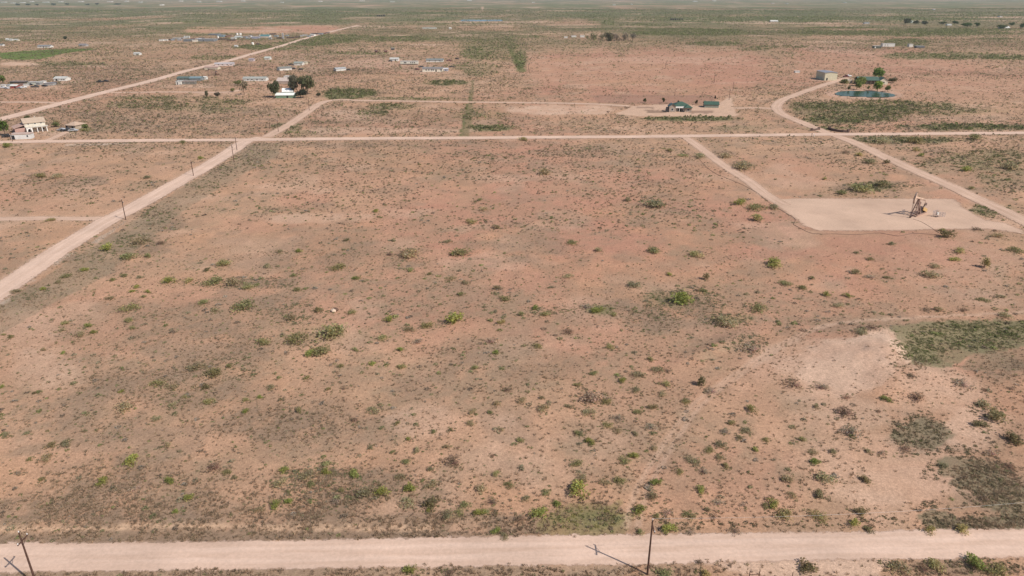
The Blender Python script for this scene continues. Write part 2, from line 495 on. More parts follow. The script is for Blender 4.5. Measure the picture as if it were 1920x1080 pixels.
class MB:
    """collects boxes, tubes and polygons into one mesh"""

    def __init__(s):
        s.v, s.f = [], []

    def add(s, vs, fs):
        o = len(s.v)
        s.v += [tuple(v) for v in vs]
        s.f += [tuple(i + o for i in f) for f in fs]
        return s

    def box(s, x0, x1, y0, y1, z0, z1):
        return s.add([(x0, y0, z0), (x1, y0, z0), (x1, y1, z0), (x0, y1, z0), (x0, y0, z1), (x1, y0, z1), (x1, y1, z1), (x0, y1, z1)],
                     [(0, 3, 2, 1), (4, 5, 6, 7), (0, 1, 5, 4), (1, 2, 6, 5), (2, 3, 7, 6), (3, 0, 4, 7)])

    def tube(s, pts, radii, n=8, cap=True):
        pts = [Vector(p) for p in pts]
        if not hasattr(radii, '__len__'):
            radii = [radii] * len(pts)
        vs, fs = [], []
        for i, p in enumerate(pts):
            d = (pts[min(i + 1, len(pts) - 1)] - pts[max(i - 1, 0)]).normalized()
            up = Vector((0, 0, 1)) if abs(d.z) < .95 else Vector((1, 0, 0))
            a = d.cross(up).normalized()
            b = d.cross(a).normalized()
            for k in range(n):
                t = 2 * math.pi * k / n
                vs.append(p + (a * math.cos(t) + b * math.sin(t)) * radii[i])
        for i in range(len(pts) - 1):
            for k in range(n):
                k2 = (k + 1) % n
                fs.append((i * n + k, i * n + k2, (i + 1) * n + k2, (i + 1) * n + k))
        if cap:
            fs.append(tuple(range(n))[::-1])
            fs.append(tuple((len(pts) - 1) * n + k for k in range(n)))
        return s.add(vs, fs)

    def beam(s, a, b, w, h):
        """rectangular bar from a to b"""
        a, b = Vector(a), Vector(b)
        d = (b - a).normalized()
        up = Vector((0, 0, 1)) if abs(d.z) < .9 else Vector((0, 1, 0))
        r = d.cross(up).normalized() * w / 2
        u = r.cross(d).normalized() * h / 2
        vs = [a - r - u, a + r - u, a + r + u, a - r + u, b - r - u, b + r - u, b + r + u, b - r + u]
        return s.add(vs, [(0, 3, 2, 1), (4, 5, 6, 7), (0, 1, 5, 4), (1, 2, 6, 5), (2, 3, 7, 6), (3, 0, 4, 7)])

    def prism(s, poly, y0, y1, axis='y'):
        """extrude an (x,z) outline along y"""
        n = len(poly)
        if axis == 'y':
            vs = [(x, y0, z) for x, z in poly] + [(x, y1, z) for x, z in poly]
        else:
            vs = [(y0, x, z) for x, z in poly] + [(y1, x, z) for x, z in poly]
        fs = [tuple(range(n)), tuple(range(2 * n - 1, n - 1, -1))]
        for i in range(n):
            j = (i + 1) % n
            fs.append((i, i + n, j + n, j))
        return s.add(vs, fs)

    def build(s, name, mat, parent=None, smooth=False, bevel=0):
        me = bpy.data.meshes.new(name)
        me.from_pydata(s.v, [], s.f)
        me.update()
        import bmesh
        bm = bmesh.new()
        bm.from_mesh(me)
        bmesh.ops.recalc_face_normals(bm, faces=bm.faces)
        bm.to_mesh(me)
        bm.free()
        if smooth:
            me.polygons.foreach_set('use_smooth', [True] * len(me.polygons))
        me.materials.append(mat)
        o = bpy.data.objects.new(name, me)
        COL.objects.link(o)
        if parent:
            o.parent = parent
        if bevel:
            md = o.modifiers.new('bevel', 'BEVEL')
            md.width = bevel
            md.segments = 2
        return o


def copy_tree(o, parent=None):
    c = o.copy()
    COL.objects.link(c)
    c.parent = parent
    for ch in list(o.children):
        copy_tree(ch, c)
    return c


def at(px, py, dz=0.):
    x, y = P(px, py)
    return (x, y, gz(x, y) + dz)


# ------------------------------------------------------------------ GROUND
def scrub_clump(x, y, S):
    a = fbm(x, y, 11, 3, 601) * .6 + fbm(x, y, 42, 3, 602) * .4
    return np.clip(sst(.50, .66, a + .10 * S['dry'] + .10 * S['green']) * (1 - .9 * S['bare']) * (1 - .8 * np.clip(S['pale'], 0, 1)), 0, 1)


def build_ground():
    D = np.concatenate([np.linspace(-160, 36, 12), np.geomspace(40, 70000, 1050)])
    u = np.linspace(-1, 1, 640)
    half = 95 + .9 * np.maximum(D, 0)
    X = (u[None, :] * half[:, None])
    Y = np.repeat(D[:, None], len(u), 1)
    x, y = X.ravel(), Y.ravel()
    z = height(x, y)
    S = survey(x, y)
    pondm = in_poly(x, y, POLYW['pond'])
    z[pondm] -= .8
    tan, pink, orange = np.array([.495, .308, .207]), np.array([.450, .245, .173]), np.array([.522, .305, .188])
    pale, litter, weed = np.array([.57, .400, .300]), np.array([.275, .192, .135]), np.array([.200, .188, .098])
    grey = np.array([.30, .215, .155])
    n1 = fbm(x, y, 110, 4, 21)
    n2 = fbm(x, y, 28, 4, 22)
    n3 = fbm(x, y, 7, 4, 23)
    n4 = fbm(x, y, 2.2, 3, 24)
    n5 = fbm(x, y, .8, 2, 25)
    far = sst(450, 2000, y)
    nf = fbm(x, y * .55, 160, 5, 26)
    nf2 = fbm(x, y, 35, 3, 27)

    def mix(c, t, w):
        return c + (t - c) * np.clip(w, 0, 1)[:, None]
    c = np.repeat(tan[None], len(x), 0)
    c = mix(c, pink, sst(.45, .68, n1) * .6 + S['red'] * 1.05)
    c = mix(c, orange, sst(.5, .7, n2) * .45 * (1 - sst(300, 700, x + 300)))
    c = mix(c, pale, sst(.56, .75, fbm(x, y, 18, 4, 31)) * .4)
    # plant litter: thin and patchy everywhere, thick in the mapped dry patches
    lit = sst(.47, .66, n3 * .55 + n2 * .45) * .42 * (1 - S['bare'] * .8) + S['dry'] * (.35 + .9 * sst(.36, .62, n4 * .5 + n3 * .5))
    olive = np.array([.345, .238, .158])
    mot = sst(.40, .64, fbm(x, y, 16, 4, 51) * .6 + fbm(x, y, 3.5, 3, 52) * .4)
    c = mix(c, olive, mot * .40 * (1 - S['bare'] * .85) * (1 - .7 * np.clip(S['pale'], 0, 1)))
    cl = scrub_clump(x, y, S) * (1 - sst(420, 560, y))
    c = mix(c, np.array([.278, .212, .146]), cl * .42 * (.3 + 1.1 * sst(.35, .65, n4)))
    c = mix(c, litter, lit * (.55 + .6 * sst(.35, .65, n5)))
    c = mix(c, grey, sst(.62, .72, fbm(x, y, 12, 3, 41)) * .45 * (1 - S['bare']) + S['dry'] * sst(.5, .66, fbm(x, y, 6, 3, 42)) * .45)
    c = mix(c, weed, S['green'] * (.35 + .75 * sst(.3, .6, n4 * .5 + n3 * .5)))
    # far country: scrub cover too fine to model plant by plant
    cover = far * (.12 + sst(.30, .58, nf) * .72 + .3 * sst(.35, .65, nf2)) * (1 - S['bare'] * .9) * (1 - .8 * S['pale'])
    c = mix(c, np.array([.20, .172, .098]), cover)
    c = mix(c, np.array([.145, .158, .075]), sst(700, 3500, y) * .8 * sst(.38, .58, fbm(x * .6, y * .6, 210, 4, 29)) * (1 - S['bare']))
    c = mix(c, pale * .95, far * sst(.66, .74, fbm(x, y * .8, 120, 4, 33)) * .7)
    c = mix(c, pale, S['pale'] * (.6 + .5 * sst(.3, .6, n3)))
    # gravel and dust thrown beside the roads
    rd = road_edge_dist(x, y)
    c = mix(c, pale, (1 - sst(-.5, np.where(y < 100, .5, 2.2), rd + (n4 - .5) * np.where(y < 100, 1.2, 3))) * .55)
    ym = in_poly(x, y, POLYW['yard'])
    c[ym] = mix(c, pale, np.full(len(x), .9))[ym]
    # plots, lawns and strips with edges of their own
    for poly, col, w in PATCHES:
        pw = [P(*q) for q in poly]
        xs = [q[0] for q in pw]
        ys = [q[1] for q in pw]
        far_w = max(1.0, np.mean(ys) / 220)
        rg_ = 1.2 * far_w if far_w > 1 or np.ptp(ys) < 8 else 5.0
        wx, wy = ((n4 - .5) * .6 + n3 - .5) * rg_, ((n4 - .5) * .6 + n2 - .5) * rg_
        m = in_poly(x + wx, y + wy, pw)
        c[m] = mix(c, np.array(col), w * (.6 + .6 * n4))[m]
    # wheel ruts of the old two-track
    for off in (-.9, .9):
        t = TRACK + np.array([[off, 0]])
        d = seg_dist(x, y, t)
        c = mix(c, pale * .92, (1 - sst(.25, .75, d)) * .6 * (.4 + n3))
    d = seg_dist(x, y, TRACK)
    z = z - (1 - sst(.8, 1.6, d)) * .06
    c = c * np.array([.945, .912, .875])
    c = c * (.9 + .22 * (n5 - .1))[:, None] * (.93 + .14 * n4)[:, None]
    nr, nc = len(D), len(u)
    idx = np.arange(nr * nc).reshape(nr, nc)
    q = np.stack([idx[:-1, :-1], idx[:-1, 1:], idx[1:, 1:], idx[1:, :-1]], -1).reshape(-1, 4)
    me = np_mesh('ground', np.stack([x, y, z], 1), q.ravel(), np.full(len(q), 4), np.clip(c, .01, .9), 'soil', True)
    me.materials.append(M_GROUND)
    o = bpy.data.objects.new('ground', me)
    COL.objects.link(o)
    tag(o, kind='structure')


TRACK = smooth_line([P(*q) for q in [(1185, 985), (1200, 930), (1225, 880), (1262, 820), (1300, 765), (1335, 735), (1400, 690), (1480, 640), (1560, 610), (1700, 598), (1920, 585)]], 2.0)
PATCHES = [
    ([(1588, 649), (1625, 631), (1662, 633), (1697, 660), (1714, 688), (1702, 692), (1680, 669), (1650, 646), (1618, 643)], (.62, .45, .345), .8),
    ([(1500, 660), (1580, 640), (1640, 650), (1690, 690), (1670, 720), (1600, 735), (1520, 700), (1440, 690)], (.58, .405, .305), .5),
    ([(1300, 1048), (1680, 1044), (1655, 1072), (1640, 1110), (1450, 1110), (1420, 1075), (1350, 1060)], (.56, .40, .305), .85),
    ([(1545, 172), (1570, 167), (1620, 166.5), (1665, 169), (1692, 176), (1690, 183), (1650, 186), (1590, 185), (1555, 181)], (.50, .33, .25), .8),
    ([(-20, 590), (0, 572), (100, 508), (215, 437), (330, 358), (440, 298), (470, 272), (530, 266), (520, 292), (450, 330), (345, 395), (290, 440), (200, 515), (80, 580), (-20, 640)], (.27, .215, .148), .6),
    ([(1666, 618), (1700, 607), (1790, 600), (1920, 596.5), (2000, 595), (2000, 650), (1920, 640), (1870, 648), (1812, 655), (1785, 690), (1745, 695), (1715, 690), (1695, 662)], (.215, .187, .112), .9),
    ([(1812, 655), (1920, 642), (1990, 650), (1980, 690), (1900, 690), (1800, 690)], (.26, .20, .135), .6),
    ([(1668, 812), (1690, 790), (1720, 776), (1765, 784), (1781, 808), (1765, 842), (1692, 836)], (.20, .172, .112), .85),
    ([(1762, 868), (1775, 852), (1805, 856), (1870, 868), (1910, 905), (1925, 962), (1870, 952), (1815, 915), (1765, 885)], (.20, .172, .112), .85),
    ([(1720, 968), (1745, 952), (1775, 958), (1800, 975), (1925, 958), (1990, 960), (1990, 994), (1750, 996)], (.20, .172, .112), .8),
    ([(-200, 993), (0, 991), (400, 985), (830, 984), (830, 989), (400, 991), (0, 998), (-200, 1000)], (.52, .36, .25), .85),
    ([(-200, 1002), (0, 1000), (430, 993), (830, 992), (910, 1000), (900, 1010), (430, 1018), (0, 1023), (-200, 1026)], (.275, .195, .138), .9),
    ([(-200, 1072), (0, 1069), (400, 1064), (950, 1058), (1180, 1056), (1180, 1100), (-200, 1100)], (.34, .245, .175), .6),
    ([(1, 106), (0, 99), (60, 94.5), (130, 91), (180, 92), (120, 100), (75, 111), (30, 112), (0, 111)], (.10, .17, .035), .95),      # green sports field
    ([(1210, 206.3), (1250, 206.3), (1250, 211.3), (1212, 211.3)], (.20, .135, .10), .8),
    ([(1290, 208), (1336, 207.5), (1337, 212.2), (1290, 212.2)], (.22, .145, .11), .75),
    ([(1198, 199.5), (1228, 200), (1226, 203.5), (1196, 203.5)], (.24, .16, .12), .7),
    ([(1110, 178), (1340, 178), (1345, 195), (1250, 196), (1120, 193)], (.30, .18, .135), .7),
    ([(862, 255), (868, 225), (880, 175), (885, 150), (889, 150), (886, 180), (884, 225), (882, 255)], (.21, .175, .095), .9),           # fence-line weeds
    ([(862, 255), (868, 225), (880, 175), (882, 175), (872, 225), (867, 255)], (.13, .14, .06), .9),
    ([(952, 88), (958, 88), (975, 118), (990, 135), (972, 136), (962, 115)], (.12, .15, .05), .8),
    ([(30, 535), (60, 515), (64, 519), (36, 540)], (.50, .42, .35), .5), ([(95, 493), (140, 470), (142, 474), (98, 499)], (.50, .42, .35), .5),
    ([(172, 455), (210, 430), (214, 434), (182, 456)], (.50, .42, .35), .5), ([(-5, 568), (20, 558), (22, 564), (-5, 576)], (.50, .42, .35), .5),
    ([(120, 271), (240, 268), (240, 270), (120, 273)], (.62, .5, .42), .6),
    ([(1020, 1000), (1030, 950), (1075, 940), (1150, 935), (1190, 960), (1180, 1003)], (.20, .185, .075), .55),
]


# ------------------------------------------------------------------ ROADS
def build_road(name, pts, hw, mat, dz, rag=.12):
    pts = np.asarray(pts)
    tan = np.gradient(pts, axis=0)
    tan /= np.linalg.norm(tan, axis=1)[:, None] + 1e-9
    nor = np.stack([-tan[:, 1], tan[:, 0]], 1)
    s = np.concatenate([[0], np.cumsum(np.linalg.norm(np.diff(pts, axis=0), axis=1))])
    us = np.linspace(-1, 1, 7)
    hwid = hw * 1.25 * (1 + rag * (fbm(s, s * 0 + hw, 9, 3, 61) - .5) * 2)
    V = (pts[:, None, :] + nor[:, None, :] * (us[None, :, None] * hwid[:, None, None])).reshape(-1, 2)
    z = height(V[:, 0], V[:, 1]) + dz
    n = len(us)
    idx = np.arange(len(pts) * n).reshape(-1, n)
    q = np.stack([idx[:-1, :-1], idx[1:, :-1], idx[1:, 1:], idx[:-1, 1:]], -1).reshape(-1, 4)[:, ::-1]
    me = np_mesh(name, np.column_stack([V, z]), q.ravel(), np.full(len(q), 4))
    uv = np.stack([np.tile(us, len(pts)), np.repeat(s, n)], 1)
    lay = me.uv_layers.new(name='across')
    lay.data.foreach_set('uv', uv[q.ravel()].astype(np.float32).ravel())
    me.materials.append(mat)
    o = bpy.data.objects.new(name, me)
    COL.objects.link(o)
    return tag(o, kind='structure')


def build_sheet(name, poly, mat, dz, rag=.55, soft=3.0):
    """flat pad: outline grown outward in rings so its rim can thin out"""
    pw = np.array([P(*q) for q in poly])
    ring = []
    n = len(pw)
    for i in range(n):
        a, b = pw[i], pw[(i + 1) % n]
        k = max(1, int(np.linalg.norm(b - a) / 3))
        ring += [a + (b - a) * t / k for t in range(k)]
    ring = np.array(ring)
    c = ring.mean(0)
    d = np.roll(ring, -1, 0) - np.roll(ring, 1, 0)
    nor = np.stack([d[:, 1], -d[:, 0]], 1) / (np.linalg.norm(d, axis=1)[:, None] + 1e-9)
    area = .5 * np.sum(ring[:, 0] * np.roll(ring[:, 1], -1) - np.roll(ring[:, 0], -1) * ring[:, 1])
    if area < 0:
        nor = -nor
    w = (fbm(ring[:, 0], ring[:, 1], 8, 3, 71) - .5) * 2 * rag
    outer = ring + nor * (soft * .35 + w)[:, None]
    inner = ring - nor * (soft * .65)
    m = len(ring)
    V = np.concatenate([outer, inner])
    me = bpy.data.meshes.new(name)
    fs = [(i, (i + 1) % m, m + (i + 1) % m, m + i) for i in range(m)] + [tuple(range(m, 2 * m))]
    if area < 0:
        fs = [f[::-1] for f in fs]
    me.from_pydata([(p[0], p[1], dz) for p in V], [], fs)
    lay = me.uv_layers.new(name='across')
    for li, l in enumerate(me.loops):
        o_ = l.vertex_index < m
        p = V[l.vertex_index]
        lay.data[li].uv = (1.0 if o_ else .35, (p[0] + p[1]) * .4)
    me.materials.append(mat)
    o = bpy.data.objects.new(name, me)
    COL.objects.link(o)
    return tag(o, kind='structure')


build_ground()
dz = .03
for nm, on, mat in (('side_track', 'dirt_track', M_ROADP), ('west_track', 'dirt_track', M_ROADP), ('yard_drive', 'driveway', M_ROADP), ('house_drive', 'driveway', M_ROADP), ('ranch_track', 'dirt_track', M_ROADP),
                    ('pad_drive', 'driveway', M_ROADP), ('farm_road', 'farm_road', M_ROADP), ('curved_road', 'curved_road', M_ROADP), ('left_road', 'dirt_road', M_ROAD), ('far_road', 'dirt_road', M_ROAD), ('cross_road', 'dirt_road', M_ROAD), ('near_road', 'dirt_road', M_ROAD)):
    pts, hw = ROADPOLY[nm]
    build_road(on, pts, hw, mat, dz if nm != 'near_road' else .02)
    dz += .012
build_sheet('well_pad', PAD, mat_road('pad_caliche', (.55, .382, .282), (.475, .318, .232), .55), .05)


# pond and far reservoir
def water(name, poly, z, col, rough=.06):
    pw = [P(*q) for q in poly]
    me = bpy.data.meshes.new(name)
    f = tuple(range(len(pw)))
    me.from_pydata([(p[0], p[1], z) for p in pw], [], [f])
    import bmesh
    bm = bmesh.new()
    bm.from_mesh(me)
    for fc in bm.faces:
        fc.normal_update()
        if fc.normal.z < 0:
            fc.normal_flip()
    bm.to_mesh(me)
    bm.free()
    m, nt, b = new_mat('water')
    b.inputs['Base Color'].default_value = (*col, 1)
    b.inputs['Roughness'].default_value = rough
    b.inputs['Specular IOR Level'].default_value = .08
    bp = N(nt, 'ShaderNodeBump')
    bp.inputs['Strength'].default_value = .25
    bp.inputs['Distance'].default_value = .05
    nt.links.new(noise_fac(nt, 1.5, 3), bp.inputs['Height'])
    nt.links.new(bp.outputs[0], b.inputs['Normal'])
    me.materials.append(m)
    o = bpy.data.objects.new(name, me)
    COL.objects.link(o)
    return tag(o, kind='structure')


water('pond_water', POND, .02, (.03, .066, .048), .15)
water('reservoir_water', [(866, 36.9), (902, 37.2), (941, 37.0), (943, 39.8), (900, 40.2), (862, 39.9)], .35, (.16, .23, .28), .25)


# ------------------------------------------------------------------ VEGETATION
def leaf_cards(cent, size, rng, flat=0.0, tri=False):
    n = len(cent)
    a = rng.normal(size=(n, 3))
    a[:, 2] *= 1 - flat
    a /= np.linalg.norm(a, axis=1)[:, None]
    b = rng.normal(size=(n, 3))
    b -= (b * a).sum(1)[:, None] * a
    b /= np.linalg.norm(b, axis=1)[:, None]
    s = size * rng.uniform(.6, 1.35, n)
    a *= s[:, None]
    b *= (s * rng.uniform(.45, .8, n))[:, None]
    if tri:
        return np.stack([cent - a * .8 - b * .6, cent + a * .8 - b * .6, cent + b], 1)
    return np.stack([cent - a, cent - b, cent + a, cent + b], 1)


def bush_mesh(name, seed, n=420, height_=1.0, lobes=6, size=.12, open_=.0, stems=8):
    rng = np.random.default_rng(seed)
    L = []
    for i in range(lobes):
        r = rng.uniform(.1, .74) if i else .12
        t = rng.uniform(0, 2 * math.pi)
        L.append((r * math.cos(t), r * math.sin(t), rng.uniform(.36, .62) * height_, rng.uniform(.3, .52), rng.uniform(.3, .5) * height_))
    L = np.array(L)
    wgt = L[:, 3] ** 2
    k = rng.choice(lobes, n, p=wgt / wgt.sum())
    d = rng.normal(size=(n, 3))
    d /= np.linalg.norm(d, axis=1)[:, None]
    rr = rng.uniform(.2, 1.0, n) ** .6 * rng.uniform(.75, 1.45, n) ** 1.1
    c = np.stack([L[k, 0] + d[:, 0] * L[k, 3] * rr, L[k, 1] + d[:, 1] * L[k, 3] * rr, L[k, 2] + d[:, 2] * L[k, 4] * rr], 1)
    c[:, 2] = np.abs(c[:, 2]) * np.clip(1.25 - .35 * np.hypot(c[:, 0], c[:, 1]), .5, 1.2) + .03
    q = leaf_cards(c, size, rng, .55)
    V = q.reshape(-1, 3)
    V[:, 2] = np.maximum(V[:, 2], .0)
    br = rng.uniform(.62, 1.3, n) * (1 + .25 * (rng.random(lobes)[k] - .5))
    col = np.stack([br * rng.uniform(.9, 1.2, n), br, br * rng.uniform(.75, 1.1, n)], 1)
    col = np.repeat(col, 4, 0)
    f = np.arange(len(V))
    lt = np.full(n, 4)
    # bare stems
    SV, SF = [], []
    for s in range(stems):
        t = rng.uniform(0, 2 * math.pi)
        r = rng.uniform(.3, .85)
        tip = np.array([r * math.cos(t), r * math.sin(t), rng.uniform(.5, 1.0) * height_])
        side = np.array([-math.sin(t), math.cos(t), 0]) * .022
        up = np.array([0, 0, .022])
        o = len(V) + len(SV)
        base = np.array([0, 0, -.05])
        SV += [base - side, base + side, base + up, tip]
        SF += [(o, o + 1, o + 3), (o + 1, o + 2, o + 3), (o + 2, o, o + 3)]
    if SV:
        V = np.concatenate([V, np.array(SV)])
        f = np.concatenate([f, np.array(SF).ravel()])
        lt = np.concatenate([lt, np.full(len(SF), 3)])
        col = np.concatenate([col, np.tile([[1.1, .75, .9]], (len(SV), 1))])
    me = np_mesh(name, V, f, lt, col)
    me.materials.append(M_LEAF)
    return me


GREENS = [bush_mesh('mesquite_foliage', 100 + i, 430, .9, 8, .092) for i in range(7)]
LOW = [bush_mesh('low_bush_foliage', 200 + i, 460, .5, 13, .072) for i in range(7)]
GREYS = [bush_mesh('scrub_twigs', 300 + i, 260, .5, 10, .07, stems=40) for i in range(6)]
TALL = [bush_mesh('tall_bush_foliage', 400 + i, 420, 1.7, 6, .12, stems=10) for i in range(2)]

TINT = {'b': (.275, .300, .100), 'm': (.300, .285, .145), 'o': (.330, .290, .185), 'y': (.37, .34, .16), 'g': (.38, .32, .25), 'd': (.28, .21, .155), 'k': (.225, .205, .115)}
WORD = {'b': 'bright green', 'm': 'green', 'o': 'olive', 'y': 'yellowish green', 'g': 'grey', 'd': 'dark brown', 'k': 'dark green'}
# px, py (middle of the bush), width in photo pixels, colour
BUSHES = """234 761 35 o,393 750 25 m,192 900 26 b,314 900 26 b,247 862 35 b,353 930 24 b,330 957 15 b,123 829 25 o,95 833 20 k,89 854 32 o,53 810 14 o,401 873 36 d,423 885 20 m,442 896 15 o,313 833 18 o,347 742 13 m,323 757 22 o,
296 716 30 m,403 697 40 m,370 683 35 o,429 687 15 m,461 771 16 b,461 748 14 m,228 735 12 b,4 725 12 b,294 784 20 o,321 723 25 o,389 725 20 k,251 913 30 g,78 898 14 m,55 860 12 m,32 883 18 g,11 814 18 o,65 738 10 k,
700 679 17 b,753 685 20 m,638 685 14 m,575 707 14 m,615 729 13 m,890 689 20 m,488 742 13 b,526 746 12 o,508 723 20 o,643 727 14 d,560 767 18 m,700 765 25 o,664 784 22 d,746 793 14 m,765 824 13 b,812 809 14 m,695 839 14 o,736 847 12 m,
780 843 18 o,761 864 22 m,837 839 17 o,858 841 9 d,850 864 40 d,845 806 13 k,883 793 20 o,921 774 16 m,886 773 16 o,932 757 16 o,951 731 22 d,940 807 12 o,924 855 14 d,930 888 18 m,955 907 22 m,902 915 28 o,807 879 16 o,772 917 30 b,
750 892 25 o,717 923 28 b,664 886 28 b,643 919 16 m,611 868 25 m,613 883 20 b,575 890 35 o,583 907 20 m,533 881 20 b,524 902 35 o,539 921 12 k,516 945 25 b,541 940 22 b,630 938 30 g,810 907 30 o,810 944 35 k,803 957 15 b,765 940 35 o,
871 945 25 m,839 964 30 o,862 963 22 m,898 964 25 b,913 959 20 m,930 993 22 b,947 1004 20 o,770 1067 26 b,843 1071 25 d,920 938 30 d,486 953 20 o,687 920 40 o,
1167 712 18 b,1114 697 18 m,1083 721 16 m,1193 700 28 o,1231 691 24 o,1252 693 18 d,1249 716 22 m,1220 672 16 m,1315 719 20 k,1336 729 30 g,1288 750 20 m,1241 736 20 o,1193 729 22 o,1108 742 55 g,1137 750 22 m,1104 769 30 o,1068 761 18 o,
1015 746 14 o,979 752 22 o,1017 765 28 o,1197 769 22 m,1224 761 20 k,1159 780 28 g,1222 797 28 g,1142 795 25 m,1159 807 20 o,1190 812 16 o,1083 812 16 m,1106 828 22 b,977 826 17 m,1226 839 20 o,1188 856 22 b,1169 862 25 m,1082 869 28 m,1091 894 25 o,
1161 900 28 m,1133 905 22 o,1085 919 45 b,1023 921 22 m,1042 942 22 b,1011 959 36 b,985 934 22 o,975 970 28 d,1228 907 28 b,1224 930 30 o,1201 957 32 b,1232 966 18 m,1252 960 25 g,1201 997 20 m,1254 989 32 b,1292 964 28 m,1313 917 22 b,
1345 941 25 g,1393 945 18 g,1435 947 20 m,1294 997 22 g,1378 993 28 d,1372 793 18 m,1410 767 24 y,1399 807 24 o,1385 820 16 o,1359 807 24 g,1435 824 15 m,1416 843 15 b,1330 843 22 m,1349 856 22 o,1355 833 28 o,1298 862 32 o,1275 883 22 m,1317 881 25 g,
1361 873 17 m,1404 886 10 k,1245 1071 40 m,1311 1052 20 d,1321 1071 25 y,1325 957 15 o,1338 968 18 d,1660 750 22 b,1647 771 16 d,1531 763 14 o,1525 845 22 o,1525 866 24 b,1503 824 16 m,1478 898 28 o,1535 926 26 k,1486 928 24 o,1449 943 26 b,1470 964 40 m,1533 966 36 m,
1600 978 24 b,1615 959 28 k,1546 894 40 o,1618 898 24 k,1630 993 20 k,1626 845 16 o,1560 845 18 o,1653 847 22 g,1584 769 45 d,1586 744 22 d,1537 723 30 g,1489 717 40 d,1596 807 45 g,1706 710 25 d,1719 746 40 d,1698 839 28 d,1837 795 30 k,1892 820 40 k,
1843 755 35 o,1862 778 50 k,1896 727 16 d,1846 731 14 d,1806 719 40 g,1892 871 30 d,1858 847 30 g,1768 871 26 o,1844 932 28 d,1520 1061 42 k,1683 1057 45 o,1755 1057 40 m,1827 1052 42 b,1869 1065 45 m,1744 993 25 y,1806 991 30 y,1729 1063 30 d,
204 464 30 b,244 479 35 m,277 479 16 m,157 507 18 b,419 492 32 m,389 505 16 k,210 524 13 m,234 516 15 m,261 519 13 o,256 536 14 b,246 545 13 b,276 545 13 b,269 555 12 m,242 575 35 m,207 556 18 o,317 525 25 b,355 524 25 m,400 525 40 m,437 527 40 o,467 535 25 m,
81 542 15 b,125 517 22 m,110 530 14 o,165 609 17 b,125 602 18 m,151 626 19 o,176 621 15 b,19 631 14 m,6 627 10 m,116 617 14 o,119 662 11 b,84 655 13 o,381 564 28 m,457 572 50 m,405 580 17 o,250 614 14 m,241 600 18 m,96 412 20 m,262 449 35 o,302 454 20 d,27 545 22 o,
882 415 25 m,932 426 17 o,866 470 44 m,839 452 17 o,635 500 30 m,669 522 16 b,561 469 15 b,526 469 18 o,767 475 45 o,730 477 18 d,650 450 13 k,736 451 13 o,769 507 16 m,806 515 12 m,847 522 20 o,872 529 20 o,865 552 15 m,945 560 25 m,930 540 17 o,557 542 20 m,
502 497 17 o,552 515 15 m,732 599 21 b,716 631 25 m,800 607 30 m,852 600 45 b,625 620 60 m,660 584 20 m,594 582 20 k,767 615 25 o,605 655 40 m,582 661 25 b,555 632 45 m,665 654 14 m,750 654 16 b,930 659 18 b,495 640 30 m,920 637 30 g,940 605 17 y,784 637 28 g,546 595 30 o,
1075 454 24 m,1121 470 18 o,1225 469 30 m,1305 475 34 m,1255 514 13 b,1326 522 15 k,1317 544 17 m,1192 532 30 o,1272 560 50 b,1120 581 30 b,1150 587 20 m,1100 572 28 g,1002 577 17 b,1021 589 25 m,976 590 17 m,1422 577 35 m,1360 600 50 o,1067 620 30 d,1142 647 22 m,
1009 649 20 m,1412 650 40 g,1417 409 27 y,1065 517 22 o,1775 441 30 k,1767 431 14 y,1451 492 38 b,1471 529 25 m,1504 537 22 m,1522 521 12 m,1670 456 17 o,1606 473 10 k,1631 484 14 k,1799 470 25 y,1905 467 28 m,1790 486 20 b,1751 497 25 o,1845 499 20 y,1744 514 35 o,
1604 510 18 k,1632 517 25 g,1664 519 14 k,1587 555 15 b,1550 552 17 b,1572 572 22 o,1737 580 20 d,1762 581 22 o,1885 589 28 o,1844 560 22 m,1875 554 18 o,1611 625 28 o,1635 616 28 d,1830 428 20 d,1865 431 14 d,1870 441 25 o,1806 581 20 d,
276 332 20 o,376 296 14 b,341 266 15 m,11 272 24 b,107 329 30 o,75 329 25 m,160 242 22 m,107 227 20 o,706 395 16 b,555 369 10 m,900 374 12 m,905 391 20 o,1387 379 27 b,1417 385 40 m,1021 322 30 o,1254 281 16 m,1279 290 20 m,1312 290 28 o,980 260 20 m,1225 380 45 o,1175 372 18 o,
1360 290 30 o,1397 310 46 o,1612 289 18 y,1547 335 13 y,1585 284 18 d,1630 300 30 o,1662 304 17 k,1577 360 25 m,1620 352 45 m,1657 345 30 k,1450 387 25 o,1717 280 18 m,1727 290 16 b,1812 317 25 b,1892 310 40 o,1820 352 14 m,1655 262 40 o,1715 262 36 m,1827 257 30 m"""
blist = []
for row in BUSHES.replace('\n', '').split(','):
    a, b, w, c = row.split()
    blist.append((float(a), float(b), float(w), c))


def zone(px, py):
    if py > 1040:
        return 'on the near road verge'
    if py > 925:
        return 'just beyond the near road'
    if px > 1420 and py > 590:
        return 'around the pale sand heap'
    if py > 740:
        return 'in the near scrub'
    if py > 520:
        return 'in the middle pasture'
    if px < 330 and py > 400:
        return 'beside the left dirt road'
    if px > 1400 and py > 330:
        return 'near the well pad'
    if py > 270:
        return 'in the far pasture'
    return 'along the far crossroad'


used = set()


def bush_label(px, py, w, c, shape):
    size = 'small' if w < 17 else ('large' if w > 31 else 'medium')
    for dx in (0, 1, -1, 2):
        l = f"{size} {WORD[c]} {shape} {zone(px, py)}, {round(px / 19.2) + dx}% across, {round(py / 10.8)}% down the photo"
        if l not in used:
            break
    used.add(l)
    return l


